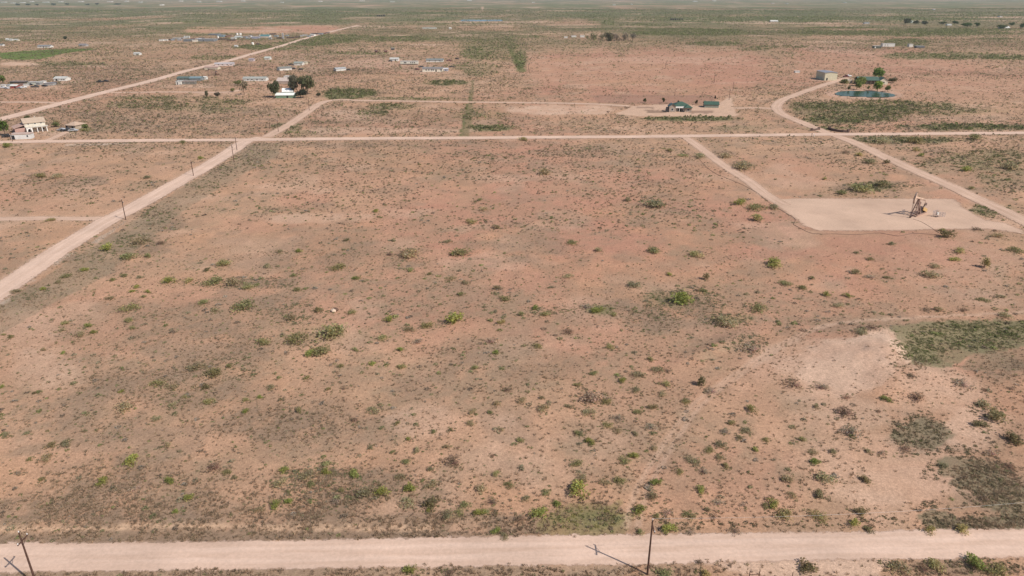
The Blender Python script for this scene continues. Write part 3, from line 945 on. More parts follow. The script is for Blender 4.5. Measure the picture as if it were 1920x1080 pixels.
ngreen = sum(1 for b in blist if b[3] not in 'gd')
print('bushes', len(blist), 'green', ngreen)
BUSHXY = []
order = sorted(range(len(blist)), key=lambda i: -blist[i][2] * 0 - blist[i][1])
gc = 0
for i in order:
    px, py, w, c = blist[i]
    rr = random.Random(i * 31 + 5)
    green = c not in 'gd'
    m = mpp(px, py)
    R = w * m / 2
    bx, by = P(px, py + w * .16)
    BUSHXY.append((bx, by, R))
    parts_n = 1
    if green:
        gc += 1
        if (px, py) in ((1326, 522), (1845, 499), (1315, 719)):
            me, zs = TALL[i % 2], 1.0
        elif c in 'bky' or w < 20:
            me, zs = GREENS[i % 7], rr.uniform(.62, .95)
        else:
            me, zs = LOW[i % 7], rr.uniform(.8, 1.15)
        nm, cat, shape, grp = 'mesquite_bush', 'bush', 'mesquite bush', 'green mesquite bushes on the desert'
    else:
        me, zs = GREYS[i % 6], rr.uniform(.6, .95)
        nm, cat, shape, grp = 'dry_shrub', 'shrub', 'dry shrub', 'bare dry shrubs on the desert'
    o = bpy.data.objects.new(nm, me)
    COL.objects.link(o)
    o.location = (bx, by, gz(bx, by))
    o.rotation_euler = (0, 0, rr.uniform(0, 6.28))
    o.scale = (R * 1.12, R * rr.uniform(.85, 1.15), R * zs * 1.02)
    t = TINT[c]
    k = rr.uniform(.95, 1.4)
    o.color = (t[0] * k * rr.uniform(.92, 1.08), t[1] * k, t[2] * k, 1)
    tag(o, bush_label(px, py, w, c, shape), cat, grp)


# ---- uncountable low growth, one object per kind
def tuft_templates(n_tri, k, seed, hgt, upright):
    rng = np.random.default_rng(seed)
    out = []
    for i in range(k):
        if upright:
            a = rng.uniform(0, 2 * math.pi, n_tri)
            r = rng.uniform(0, .75, n_tri) ** .8
            c = np.stack([r * np.cos(a), r * np.sin(a), np.zeros(n_tri)], 1)
            lean = np.stack([np.cos(a) * rng.uniform(0, .5, n_tri), np.sin(a) * rng.uniform(0, .5, n_tri), rng.uniform(.5, 1.1, n_tri) * hgt], 1)
            s = np.stack([-np.sin(a), np.cos(a), np.zeros(n_tri)], 1) * .13
            T = np.stack([c - s, c + s, c + lean], 1)
        else:
            d = rng.normal(size=(n_tri, 3))
            d /= np.linalg.norm(d, axis=1)[:, None]
            d *= (rng.uniform(.2, 1, n_tri) ** .5)[:, None] * .8
            d[:, 2] = np.abs(d[:, 2]) * hgt + .05
            T = leaf_cards(d, .34 * (14 / n_tri) ** .3, rng, .6, True)
            T[:, :, 2] = np.maximum(T[:, :, 2], -.03)
        out.append(T)
    return np.stack(out)


def scatter(x, y, rad, col, tmpl, rng, zmul=None):
    """one numpy block of tufts -> verts, colours"""
    n = len(x)
    if n == 0:
        return np.zeros((0, 3)), np.zeros((0, 3))
    k = rng.integers(0, len(tmpl), n)
    T = tmpl[k].copy()
    a = rng.uniform(0, 2 * math.pi, n)
    ca, sa = np.cos(a)[:, None, None], np.sin(a)[:, None, None]
    X = T[..., 0:1] * ca[..., None] - T[..., 1:2] * sa[..., None] if False else T[..., 0] * ca - T[..., 1] * sa
    Yv = T[..., 0] * sa + T[..., 1] * ca
    r = rad[:, None, None]
    zm = 1.0 if zmul is None else zmul[:, None, None]
    z0 = height(x, y)
    V = np.stack([x[:, None, None] + X * r, y[:, None, None] + Yv * r, z0[:, None, None] + T[..., 2] * r * zm], -1)
    nt_ = T.shape[1]
    br = rng.uniform(.65, 1.3, (n, nt_, 1)) * np.ones((1, 1, 3))
    C = (col[:, None, :] * br)[:, :, None, :].repeat(3, 2)
    return V.reshape(-1, 3), C.reshape(-1, 3)


def make_stuff(name, label, cat, blocks, mat):
    V = np.concatenate([b[0] for b in blocks])
    C = np.concatenate([b[1] for b in blocks])
    n = len(V) // 3
    me = np_mesh(name, V, np.arange(len(V)), np.full(n, 3), np.clip(C, .005, .8))
    me.materials.append(mat)
    o = bpy.data.objects.new(name, me)
    COL.objects.link(o)
    print(name, n, 'tris')
    return tag(o, label, cat, kind='stuff')


def candidates(rng, D0, D1, rho):
    """uniform points per square metre over the wedge of ground the photo shows (a little wider)"""
    w1 = 40 + .78 * D1
    n = int(rho * (D1 - D0) * 2 * w1)
    y = rng.uniform(D0, D1, n)
    x = rng.uniform(-w1, w1, n)
    s = np.abs(x) < 40 + .78 * y
    return x[s], y[s]


def clear_ground(x, y, S, margin=.3):
    rd = road_edge_dist(x, y)
    ok = rd > margin + (fbm(x, y, 2.5, 2, 8) - .5) * 1.6
    for k in POLYW.values():
        ok &= ~in_poly(x, y, k)
    return ok, rd


def colour_mix(rng, n, pal, wts):
    pal = np.array(pal)
    k = rng.choice(len(pal), n, p=np.array(wts) / sum(wts))
    return pal[k] * rng.uniform(.8, 1.2, (n, 1))


T_NEAR = tuft_templates(30, 8, 1, .75, False)
T_MID = tuft_templates(15, 8, 2, .75, False)
T_FAR = tuft_templates(6, 8, 3, .85, False)
G_NEAR = tuft_templates(16, 8, 4, 1.0, True)

BROWN = [(.28, .20, .14), (.33, .245, .175), (.39, .30, .23), (.31, .26, .16), (.29, .275, .155)]


def density(x, y, S):
    a = fbm(x, y, 55, 3, 201)
    b = fbm(x, y, 14, 3, 202)
    clump = sst(.36, .62, a * .5 + b * .5)
    d = (.12 + 1.25 * clump ** 1.5) * (1 - .93 * S['bare']) * (1 - .55 * np.clip(S['pale'], 0, 1)) + 1.5 * S['dry'] + 1.6 * S['green'] * (1 - .55 * sst(350, 900, y))
    return d + .35 * sst(250, 500, y) * (1 - S['bare'] * .9)


brush, weeds = [], []
for (D0, D1, rho, tm, r0, r1) in ((66, 130, 2.6, T_MID, .07, .42), (130, 230, 1.6, T_MID, .10, .52), (230, 400, 1.1, T_MID, .16, .8), (400, 800, .55, T_FAR, .3, 1.3), (800, 1800, .17, T_FAR, .5, 1.9), (1800, 4200, .022, T_FAR, 1.0, 3.0)):
    rng = np.random.default_rng(int(D0))
    x, y = candidates(rng, D0, D1, rho)
    S = survey(x, y)
    ok, rd = clear_ground(x, y, S)
    p = density(x, y, S) * .36
    keep = ok & (rng.random(len(x)) < p)
    x, y = x[keep], y[keep]
    S = {k: v[keep] for k, v in S.items()}
    n = len(x)
    rad = r0 + (r1 - r0) * rng.random(n) ** (4.5 if D0 < 200 else 2.8)
    rad *= (1 + .5 * S['green'])
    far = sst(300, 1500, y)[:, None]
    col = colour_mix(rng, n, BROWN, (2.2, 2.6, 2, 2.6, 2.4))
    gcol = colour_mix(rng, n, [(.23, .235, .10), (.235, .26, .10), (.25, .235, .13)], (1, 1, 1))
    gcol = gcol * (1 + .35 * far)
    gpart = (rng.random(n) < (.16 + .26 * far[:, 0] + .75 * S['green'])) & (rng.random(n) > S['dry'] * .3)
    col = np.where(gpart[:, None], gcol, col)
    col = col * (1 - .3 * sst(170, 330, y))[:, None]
    straw = (rng.random(n) < S['dry'] * .9) & ~gpart & (y < 240)
    col[straw] = colour_mix(rng, int(straw.sum()), [(.42, .31, .21), (.36, .27, .185), (.37, .30, .21)], (1, 1, 1))
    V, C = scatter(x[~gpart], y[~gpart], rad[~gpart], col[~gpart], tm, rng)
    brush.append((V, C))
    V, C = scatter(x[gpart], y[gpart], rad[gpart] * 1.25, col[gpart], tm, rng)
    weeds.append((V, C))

# thick brush of the mapped patches (pit, sand-heap edges, verges)
THICK = [(1800, 848, 34, 14, .7, 'd'), (1748, 846, 26, 12, .6, 'd'), (1905, 940, 34, 34, .9, 'd'), (1700, 700, 40, 8, .4, 'd'), (1650, 975, 60, 12, .3, 'd'), (1410, 640, 35, 14, .6, 'o'), (1300, 545, 60, 14, .4, 'o'), (1040, 585, 60, 10, .3, 'o'), (330, 735, 60, 22, .3, 'o'), (430, 690, 60, 20, .35, 'o'), (600, 650, 60, 14, .35, 'o'), (580, 890, 60, 30, .3, 'o'), (50, 548, 60, 14, .35, 'o'), (165, 475, 60, 22, .35, 'o'), (290, 408, 40, 20, .4, 'o'), (380, 345, 40, 14, .4, 'o'), (440, 308, 60, 20, .4, 'o'), (500, 276, 40, 8, .4, 'o'), (1800, 628, 140, 26, .9, 'g'), (1720, 665, 55, 30, .8, 'g'), (1905, 612, 110, 14, .9, 'g'), (1721, 810, 60, 40, .9, 'd'), (1855, 905, 66, 50, .9, 'd'), (1750, 968, 38, 26, .9, 'd'), (1880, 980, 75, 24, 1., 'd'), (1755, 885, 28, 16, .8, 'd'),
         (1860, 770, 60, 20, .4, 'd'), (1780, 1063, 150, 16, .6, 'd'), (1270, 572, 100, 36, .45, 'o'), (1360, 600, 70, 14, .6, 'o'), (620, 910, 130, 45, .3, 'o'), (1110, 970, 85, 28, .5, 'y'), (470, 530, 110, 12, .5, 'o'), (250, 452, 45, 16, .6, 'o'),
         (555, 590, 90, 22, .35, 'o'), (1380, 650, 45, 12, .5, 'o'), (1105, 742, 40, 14, .5, 'o'), (1655, 350, 75, 10, .6, 'o'), (1400, 308, 55, 9, .6, 'o'), (120, 335, 90, 10, .4, 'o'), (1860, 395, 50, 11, .7, 'g'), (1840, 300, 100, 30, .2, 'g'), (1600, 228, 90, 9, .4, 'g'),
         (1090, 285, 70, 11, .5, 'o'), (440, 300, 60, 20, .4, 'o'), (1690, 262, 150, 7, .4, 'o'), (1360, 985, 120, 10, .25, 'd'), (1560, 985, 140, 10, .2, 'd')]
PALT = {'g': [(.13, .13, .058), (.15, .15, .065), (.17, .15, .085)], 'd': [(.13, .108, .062), (.15, .125, .072), (.18, .15, .095)], 'o': [(.175, .165, .085), (.22, .19, .13), (.15, .155, .075)], 'y': [(.25, .215, .085), (.22, .2, .08), (.18, .18, .08)]}
for i, (cx, cy, rx, ry, s, c) in enumerate(THICK):
    rng = np.random.default_rng(900 + i)
    p0, p1, p2, p3 = P(cx - rx * 1.2, cy - ry * 1.2), P(cx + rx * 1.2, cy - ry * 1.2), P(cx - rx * 1.2, cy + ry * 1.2), P(cx + rx * 1.2, cy + ry * 1.2)
    x0, x1 = min(p0[0], p2[0]), max(p1[0], p3[0])
    y0, y1 = p2[1], p0[1]
    yy = (y0 + y1) / 2
    rho = 5.0 if yy < 200 else (2.4 if yy < 300 else .6)
    n = int(rho * (x1 - x0) * (y1 - y0))
    x, y = rng.uniform(x0, x1, n), rng.uniform(y0, y1, n)
    px, py = pix(x, y)
    wob = fbm(x, y, 8, 4, 3)
    e = ((px - cx) / rx) ** 2 + ((py - cy) / ry) ** 2
    m = sst(0, .5, 1 - e + (wob - .5) * 1.6) * s
    ok, rd = clear_ground(x, y, None)
    keep = ok & (rng.random(n) < m * (.5 + .6 * sst(.4, .6, fbm(x, y, 4, 3, 31))))
    x, y = x[keep], y[keep]
    n = len(x)
    rad = (.18 + .5 * rng.random(n) ** 2.4) * (1 if yy < 200 else 1.25)
    col = colour_mix(rng, n, PALT[c], (1, 1, 1)) * 1.35
    b_ = scatter(x, y, rad, col, T_MID, rng, np.full(n, .55))
    (weeds if c in 'gy' else brush).append(b_)
# the many middling scrub plants past the three hundred largest
T_BUSH = tuft_templates(42, 10, 9, .8, False)
for D0, D1, rho, r0, r1 in ((66, 140, .22, .22, .95), (140, 260, .16, .28, 1.1), (260, 440, .085, .4, 1.3)):
    rng = np.random.default_rng(int(D0) + 7)
    x, y = candidates(rng, D0, D1, rho)
    S = survey(x, y)
    ok, rd = clear_ground(x, y, S, .6)
    p = .05 * (1 - .8 * S['bare']) + .75 * scrub_clump(x, y, S)
    keep = ok & (rng.random(len(x)) < p)
    x, y = x[keep], y[keep]
    n = len(x)
    col = colour_mix(rng, n, [(.30, .29, .15), (.33, .29, .19), (.28, .295, .12), (.36, .31, .25), (.27, .21, .155)], (3, 3, 1.5, 2, 1.2))
    weeds.append(scatter(x, y, r0 + (r1 - r0) * rng.random(n) ** 2.6, col, T_BUSH, rng, rng.uniform(.5, .95, n)))
# loose skirts of weeds round the bushes
rng = np.random.default_rng(404)
bx_ = np.array([b for b in BUSHXY])
kk = np.repeat(np.arange(len(bx_)), np.clip((bx_[:, 2] * 9).astype(int), 6, 26))
n = len(kk)
an, rr_ = rng.uniform(0, 6.28, n), rng.uniform(.55, 1.75, n)
x, y = bx_[kk, 0] + np.cos(an) * rr_ * bx_[kk, 2] * 1.15, bx_[kk, 1] + np.sin(an) * rr_ * bx_[kk, 2]
ok, rd = clear_ground(x, y, None)
x, y = x[ok], y[ok]
n = len(x)
weeds.append(scatter(x, y, rng.uniform(.12, .42, n), colour_mix(rng, n, [(.23, .21, .11), (.26, .215, .14), (.20, .21, .09), (.28, .22, .16)], (2, 2, 2, 1)), T_MID, rng, np.full(n, .8)))
make_stuff('low_brush', 'low brown and grey brush scattered over the whole desert plain', 'brush', brush, M_BRUSH)
make_stuff('green_weeds', 'low green weeds scattered and bunched over the desert plain', 'weeds', weeds, M_BRUSH)

# straw grass near the camera
rng = np.random.default_rng(77)
grass = []
for D0, D1, rho in ((66, 100, 8.0), (100, 150, 3.5), (150, 210, 1.2)):
    x, y = candidates(rng, D0, D1, rho)
    S = survey(x, y)
    ok, rd = clear_ground(x, y, S, .15)
    p = (.06 + .09 * sst(.4, .6, fbm(x, y, 10, 3, 55))) * (1 - S['bare']) + S['dry'] * sst(.3, .6, fbm(x, y, 4, 3, 56)) * .8
    keep = ok & (rng.random(len(x)) < p)
    x, y = x[keep], y[keep]
    n = len(x)
    col = colour_mix(rng, n, [(.48, .35, .235), (.41, .295, .20), (.34, .255, .18), (.30, .235, .145)], (2, 3, 2, 1))
    grass.append(scatter(x, y, rng.uniform(.14, .40, n), col, G_NEAR, rng))
make_stuff('dry_grass', 'short straw coloured dry grass on both verges of the near road', 'grass', grass, M_BRUSH)


# ------------------------------------------------------------------ TREES
def crown_mesh(seed, n, size, flat=1.0, gap=.2):
    rng = np.random.default_rng(seed)
    lob = 9
    L = []
    for i in range(lob):
        a = rng.uniform(0, 6.28)
        r = rng.uniform(.1, .62)
        L.append((r * math.cos(a), r * math.sin(a), rng.uniform(-.45, .55), rng.uniform(.28, .5)))
    L = np.array(L)
    k = rng.integers(0, lob, n)
    d = rng.normal(size=(n, 3))
    d /= np.linalg.norm(d, axis=1)[:, None]
    rr = rng.uniform(.3, 1, n) ** .5
    c = L[k, :3] + d * (L[k, 3] * rr * rng.uniform(.85, 1.2, n))[:, None]
    c[:, 2] *= .5
    c[:, 2] += .62
    q = leaf_cards(c, size, rng).reshape(-1, 3)
    br = rng.uniform(.6, 1.3, n) * (1 + .4 * (rng.random(lob)[k] - .5))
    col = np.repeat(np.stack([br * rng.uniform(.9, 1.2, n), br, br * .9], 1), 4, 0)
    me = np_mesh('crown', q, np.arange(len(q)), np.full(n, 4), col)
    me.materials.append(M_LEAF)
    return me


def trunk_mesh(seed):
    rng = random.Random(seed)
    mb = MB()
    mb.tube([(0, 0, -.02), (.01, .01, .2), (.02, -.01, .42), (.0, .02, .7)], [.05, .042, .034, .012], 7)
    for i in range(6):
        a = i * 1.05 + rng.uniform(-.3, .3)
        r = rng.uniform(.28, .5)
        z0 = rng.uniform(.2, .42)
        mb.tube([(.01, 0, z0), (r * .5 * math.cos(a), r * .5 * math.sin(a), z0 + .16), (r * math.cos(a), r * math.sin(a), z0 + rng.uniform(.25, .42))], [.026, .018, .006], 5)
    o = mb.build('trunk', M_BARK)
    me = o.data
    bpy.data.objects.remove(o)
    return me


CROWN = [crown_mesh(500 + i, 900, .085) for i in range(4)]
CROWNB = [crown_mesh(520 + i, 260, .075) for i in range(3)]
TRUNK = [trunk_mesh(i) for i in range(4)]


def tree(px, py, wpx, hpx, tint, label, cat='tree', group=None, bare=False, i=0, name='tree', low=0.):
    x, y = P(px, py)
    m = mpp(px, py)
    hgt = hpx * m * 1.03
    t = thing(name, label, cat, (x, y, gz(x, y)), random.uniform(0, 6), group)
    c = bpy.data.objects.new('crown', (CROWNB if bare else CROWN)[i % (3 if bare else 4)])
    COL.objects.link(c)
    c.parent = t
    c.scale = (wpx * m / 2 * 1.08, wpx * m / 2 * 1.08, hgt)
    c.location.z = -low * hgt
    c.scale.z *= 1 + low * .6
    c.color = (*[k * (1.9 + low * 2) for k in tint], 1)
    tr = bpy.data.objects.new('trunk', TRUNK[i % 4])
    COL.objects.link(tr)
    tr.parent = t
    tr.scale = (wpx * m / 2, wpx * m / 2, hgt)
    BUSHXY.append((x, y, wpx * m / 2))
    return t


DKG, MDG, BRG, GRB = (.062, .068, .038), (.125, .155, .055), (.15, .20, .05), (.13, .11, .09)
TREES = [
    (52, 224, 13, 7, (.09, .10, .05), 'low dark green tree just behind the two storey house roof'),
    (104, 238, 16, 9, (.115, .13, .06), 'olive green tree between the two storey house and the tan garage'),
    (161, 244, 17, 11, (.115, .135, .055), 'green tree at the right side of the tan garage'),
    (3, 240, 16, 12, (.09, .13, .04), 'smaller green tree at the left edge behind the big round one'),
    (103, 149, 9, 6, (.10, .10, .05), 'small olive tree at the left corner of the white junk yard house'),
    (446, 160, 16, 9, (.125, .13, .06), 'olive tree left of the long speckled roofed mobile home'),
    (436, 172, 12, 6, (.125, .13, .06), 'low olive tree at the end of the yard drive'),
    (598, 182, 12, 8, (.07, .07, .045), 'small dark tree at the right end of the dark grove'),
    (10, 255, 32, 32, (.07, .105, .028), 'big round green tree at the left edge beside the white shed'),
    (517, 183, 26, 30, DKG, 'dark evergreen tree left of the white roofed green house'),
    (551, 176, 26, 32, (.085, .082, .06), 'tall thin dark tree behind the white roofed green house'),
    (577, 177, 36, 34, (.095, .10, .058), 'broad dark olive tree right of the white roofed green house'),
    (564, 183, 28, 14, (.03, .035, .025), 'low nearly black tree against the right end of the green house'),
    (458, 178, 22, 26, (.12, .105, .075), 'grey brown half bare tree at the end of the yard drive'),
    (388, 183, 9, 12, (.085, .085, .055), 'small dark roadside tree, left of a pair by the yard drive'),
    (409, 183, 12, 10, (.085, .075, .06), 'small brownish rounded tree, right of a pair by the yard drive'),
    (1606, 168, 17, 16, MDG, 'green tree on the left end of the pond bank'),
    (1612, 161, 22, 17, MDG, 'green tree against the left end of the ranch house'),
    (1645, 171, 22, 18, BRG, 'round bright green tree on the pond bank in front of the ranch house'),
    (1664, 172, 13, 11, (.09, .11, .04), 'small round green tree near the right end of the pond'),
    (1650, 150, 29, 20, (.10, .155, .045), 'large round green tree behind the ranch house'),
    (1580, 160, 18, 12, (.13, .13, .06), 'pale olive tree between metal barn and ranch house'),
    (1591, 169, 7, 7, (.08, .09, .045), 'little dark tree at the left tip of the pond'),
    (1628, 169, 6, 8, (.10, .11, .05), 'little slim tree on the middle of the pond bank'),
    (1674, 155, 22, 8, (.085, .08, .045), 'low dark brushy tree right of the ranch house'),
    (1208, 193, 7, 9, (.06, .07, .03), 'leftmost young tree in the row behind the green roofed house'),
    (1244, 193, 7, 9, (.06, .07, .03), 'second young tree in the row, left behind the green roofed house'),
    (1271.5, 193.5, 5, 5, (.06, .07, .03), 'short young tree peeking just above the green house roof'),
    (1306, 196, 7, 8, (.085, .07, .045), 'brownish young tree between the green house and the green shed'),
    (1341, 187, 4, 8, (.035, .035, .03), 'thin dark cypress behind the green shed'),
    (6, 156, 16, 14, MDG, 'green tree at the left edge beside the junk yard'),
    (124, 76, 8, 8, (.05, .06, .04), 'lone dark tree in scrub above the green field'),
    (1697, 46, 21, 10, DKG, 'widest dark tree of the far right grove, left end'),
    (1715.5, 46.5, 12, 8, DKG, 'dark tree between two pale tanks in the far right grove'),
    (1733, 47, 16, 7, DKG, 'dark tree at the right end of the far grove'),
    (1768, 46, 17, 5, (.05, .065, .03), 'flat topped dark tree left of the far white shed'),
    (1790, 46, 15, 6, (.05, .07, .03), 'dark tree right of the far white shed'),
    (1814, 51, 23, 8, (.055, .085, .03), 'wide mid green tree right of the far grove'),
    (1832, 50, 12, 7, (.055, .085, .03), 'narrow mid green tree beside the wide green one'),
    (1876, 54, 20, 7, (.055, .075, .03), 'dark tree left of the far pale roofed house'),
    (1914, 54, 16, 9, (.05, .075, .03), 'dark green tree at the right edge of the photo'),
    (1897, 49, 12, 7, (.06, .085, .035), 'green tree behind the far pale roofed house'),
]
for i, (px, py, w, h_, t, lb) in enumerate(TREES):
    tree(px, py, w, h_, t, lb, i=i, bare=(px == 458), group='trees around the farmsteads')
for i, (px, py, w, h_, t) in enumerate([(1113, 75, 20, 14, (.09, .095, .05)), (1127, 75, 18, 12, (.11, .105, .07)), (1142, 77, 22, 17, (.10, .092, .06)), (1156, 77, 20, 15, GRB), (1170, 77, 22, 17, GRB), (1186, 77, 18, 16, (.115, .1, .085)), (1148, 72, 24, 12, GRB), (1102, 74, 10, 8, (.10, .1, .06))]):
    tree(px, py, w, h_, t, f"grey leafless tree in the far thicket, {['leftmost large one', 'second from the left', 'third and tallest green grey one', 'fourth from the left', 'second from the right', 'right end', 'at the back of the middle', 'tiny one at the left end'][i]}", i=i, bare=(i != 2), group='grey thicket trees far out', low=.3)


# ------------------------------------------------------------------ BUILDINGS
CREAM, WHITE, TAN, GREYW, PINKR = (.56, .50, .39), (.62, .60, .56), (.40, .30, .22), (.32, .31, .30), (.42, .29, .24)
TEAL, GREENR, GREYR, PALER = (.08, .17, .165), (.055, .10, .072), (.21, .21, .21), (.47, .46, .43)


def add_window(t, x, z, w, h, yf, face='front'):
    mb = MB()
    d = .10
    mb.box(x - w / 2 - d, x + w / 2 + d, yf - .06, yf + .02, z - d, z)
    mb.box(x - w / 2 - d, x + w / 2 + d, yf - .06, yf + .02, z + h, z + h + d)
    mb.box(x - w / 2 - d, x - w / 2, yf - .06, yf + .02, z, z + h)
    mb.box(x + w / 2, x + w / 2 + d, yf - .06, yf + .02, z, z + h)
    f = mb.build('window', M_WHITE, t)
    MB().box(x - w / 2, x + w / 2, yf - .03, yf + .02, z, z + h).build('pane', M_GLASS, f)


def add_door(t, x, w, h, yf, mat=None):
    d = MB().box(x - w / 2, x + w / 2, yf - .07, yf + .02, .1, h).build('door', mat or M_DARK, t)
    return d


def gable_roof(w, d, h, rise, ov=.4, th=.16, axis='x'):
    """ridge along x (axis x) or y"""
    mb = MB()
    if axis == 'x':
        a, b = d / 2 + ov, w / 2 + ov
    else:
        a, b = w / 2 + ov, d / 2 + ov
    drop = rise * ov / (a - ov)
    prof = [(-a, h - drop), (0, h + rise), (a, h - drop), (a, h - drop + th), (0, h + rise + th * 1.2), (-a, h - drop + th)]
    if axis == 'x':
        mb.prism(prof, -b, b, 'x')
    else:
        mb.prism(prof, -b, b, 'y')
    return mb


def hip_roof(w, d, h, rise, ov=.5):
    a, b = w / 2 + ov, d / 2 + ov
    r = max(a - b, .05)
    mb = MB()
    mb.add([(-a, -b, h), (a, -b, h), (a, b, h), (-a, b, h), (-a, -b, h + .15), (a, -b, h + .15), (a, b, h + .15), (-a, b, h + .15), (-r, 0, h + rise), (r, 0, h + rise)],
           [(3, 2, 1, 0), (0, 1, 5, 4), (1, 2, 6, 5), (2, 3, 7, 6), (3, 0, 4, 7), (4, 5, 9, 8), (5, 6, 9), (6, 7, 8, 9), (7, 4, 8)])
    return mb


def wall_mesh(w, d, h, rise, axis):
    mb = MB()
    if rise > 0 and axis == 'x':
        mb.prism([(-d / 2, 0), (d / 2, 0), (d / 2, h), (0, h + rise), (-d / 2, h)], -w / 2, w / 2, 'x')
    elif rise > 0 and axis == 'y':
        mb.prism([(-w / 2, 0), (w / 2, 0), (w / 2, h), (0, h + rise), (-w / 2, h)], -d / 2, d / 2, 'y')
    else:
        mb.box(-w / 2, w / 2, -d / 2, d / 2, 0, h)
    return mb


def building(name, label, cat, px, py, wpx, hpx, depth, rot=0., hfix=None, wall=WHITE, roof=GREYR, style='gable', axis='x', wins=(), door=None, group=None, skirt=False, rise=None, dmat=None):
    """front middle of the building stands at pixel (px,py)"""
    m = mpp(px, py)
    w = wpx * m
    tot = hpx * m * 1.02
    rz = math.radians(rot)
    x, y = P(px, py)
    ox, oy = -math.sin(rz) * depth / 2, math.cos(rz) * depth / 2
    t = thing(name, label, cat, (x + ox, y + oy, gz(x, y)), rz, group)
    if style == 'gable':
        # seen from above the roof plane adds to the height the photo shows
        rise = rise if rise is not None else min(depth, w if axis == 'y' else depth) * .16
        h = hfix or max(2.2, tot - rise * 1.2 - (.15 * depth))
        wall_mesh(w, depth, h, rise - .05, axis).build('wall', pm(wall), t)
        gable_roof(w, depth, h, rise, axis=axis).build('roof', pm(roof, .5), t)
    elif style == 'hip':
        rise = rise if rise is not None else depth * .22
        h = max(2.4, tot - rise)
        MB().box(-w / 2, w / 2, -depth / 2, depth / 2, 0, h).build('wall', pm(wall), t)
        hip_roof(w, depth, h, rise).build('roof', pm(roof, .6), t)
    else:
        h = max(1.6, tot - .1 * depth)
        MB().box(-w / 2, w / 2, -depth / 2, depth / 2, 0, h).build('wall', pm(wall), t)
        MB().box(-w / 2 - .25, w / 2 + .25, -depth / 2 - .25, depth / 2 + .25, h, h + .22).build('roof', pm(roof, .5), t)
    for u in wins:
        add_window(t, u * w / 2, h * .42, min(1.4, w * .09), min(1.2, h * .36), -depth / 2)
    if door is not None:
        add_door(t, door * w / 2, min(1.3, w * .16), min(2.3, h * .8), -depth / 2, dmat)
    if skirt:
        MB().box(-w / 2 + .1, w / 2 - .1, -depth / 2 - .03, depth / 2 + .03, 0, .8).build('skirting', M_DARK, t)
    return t


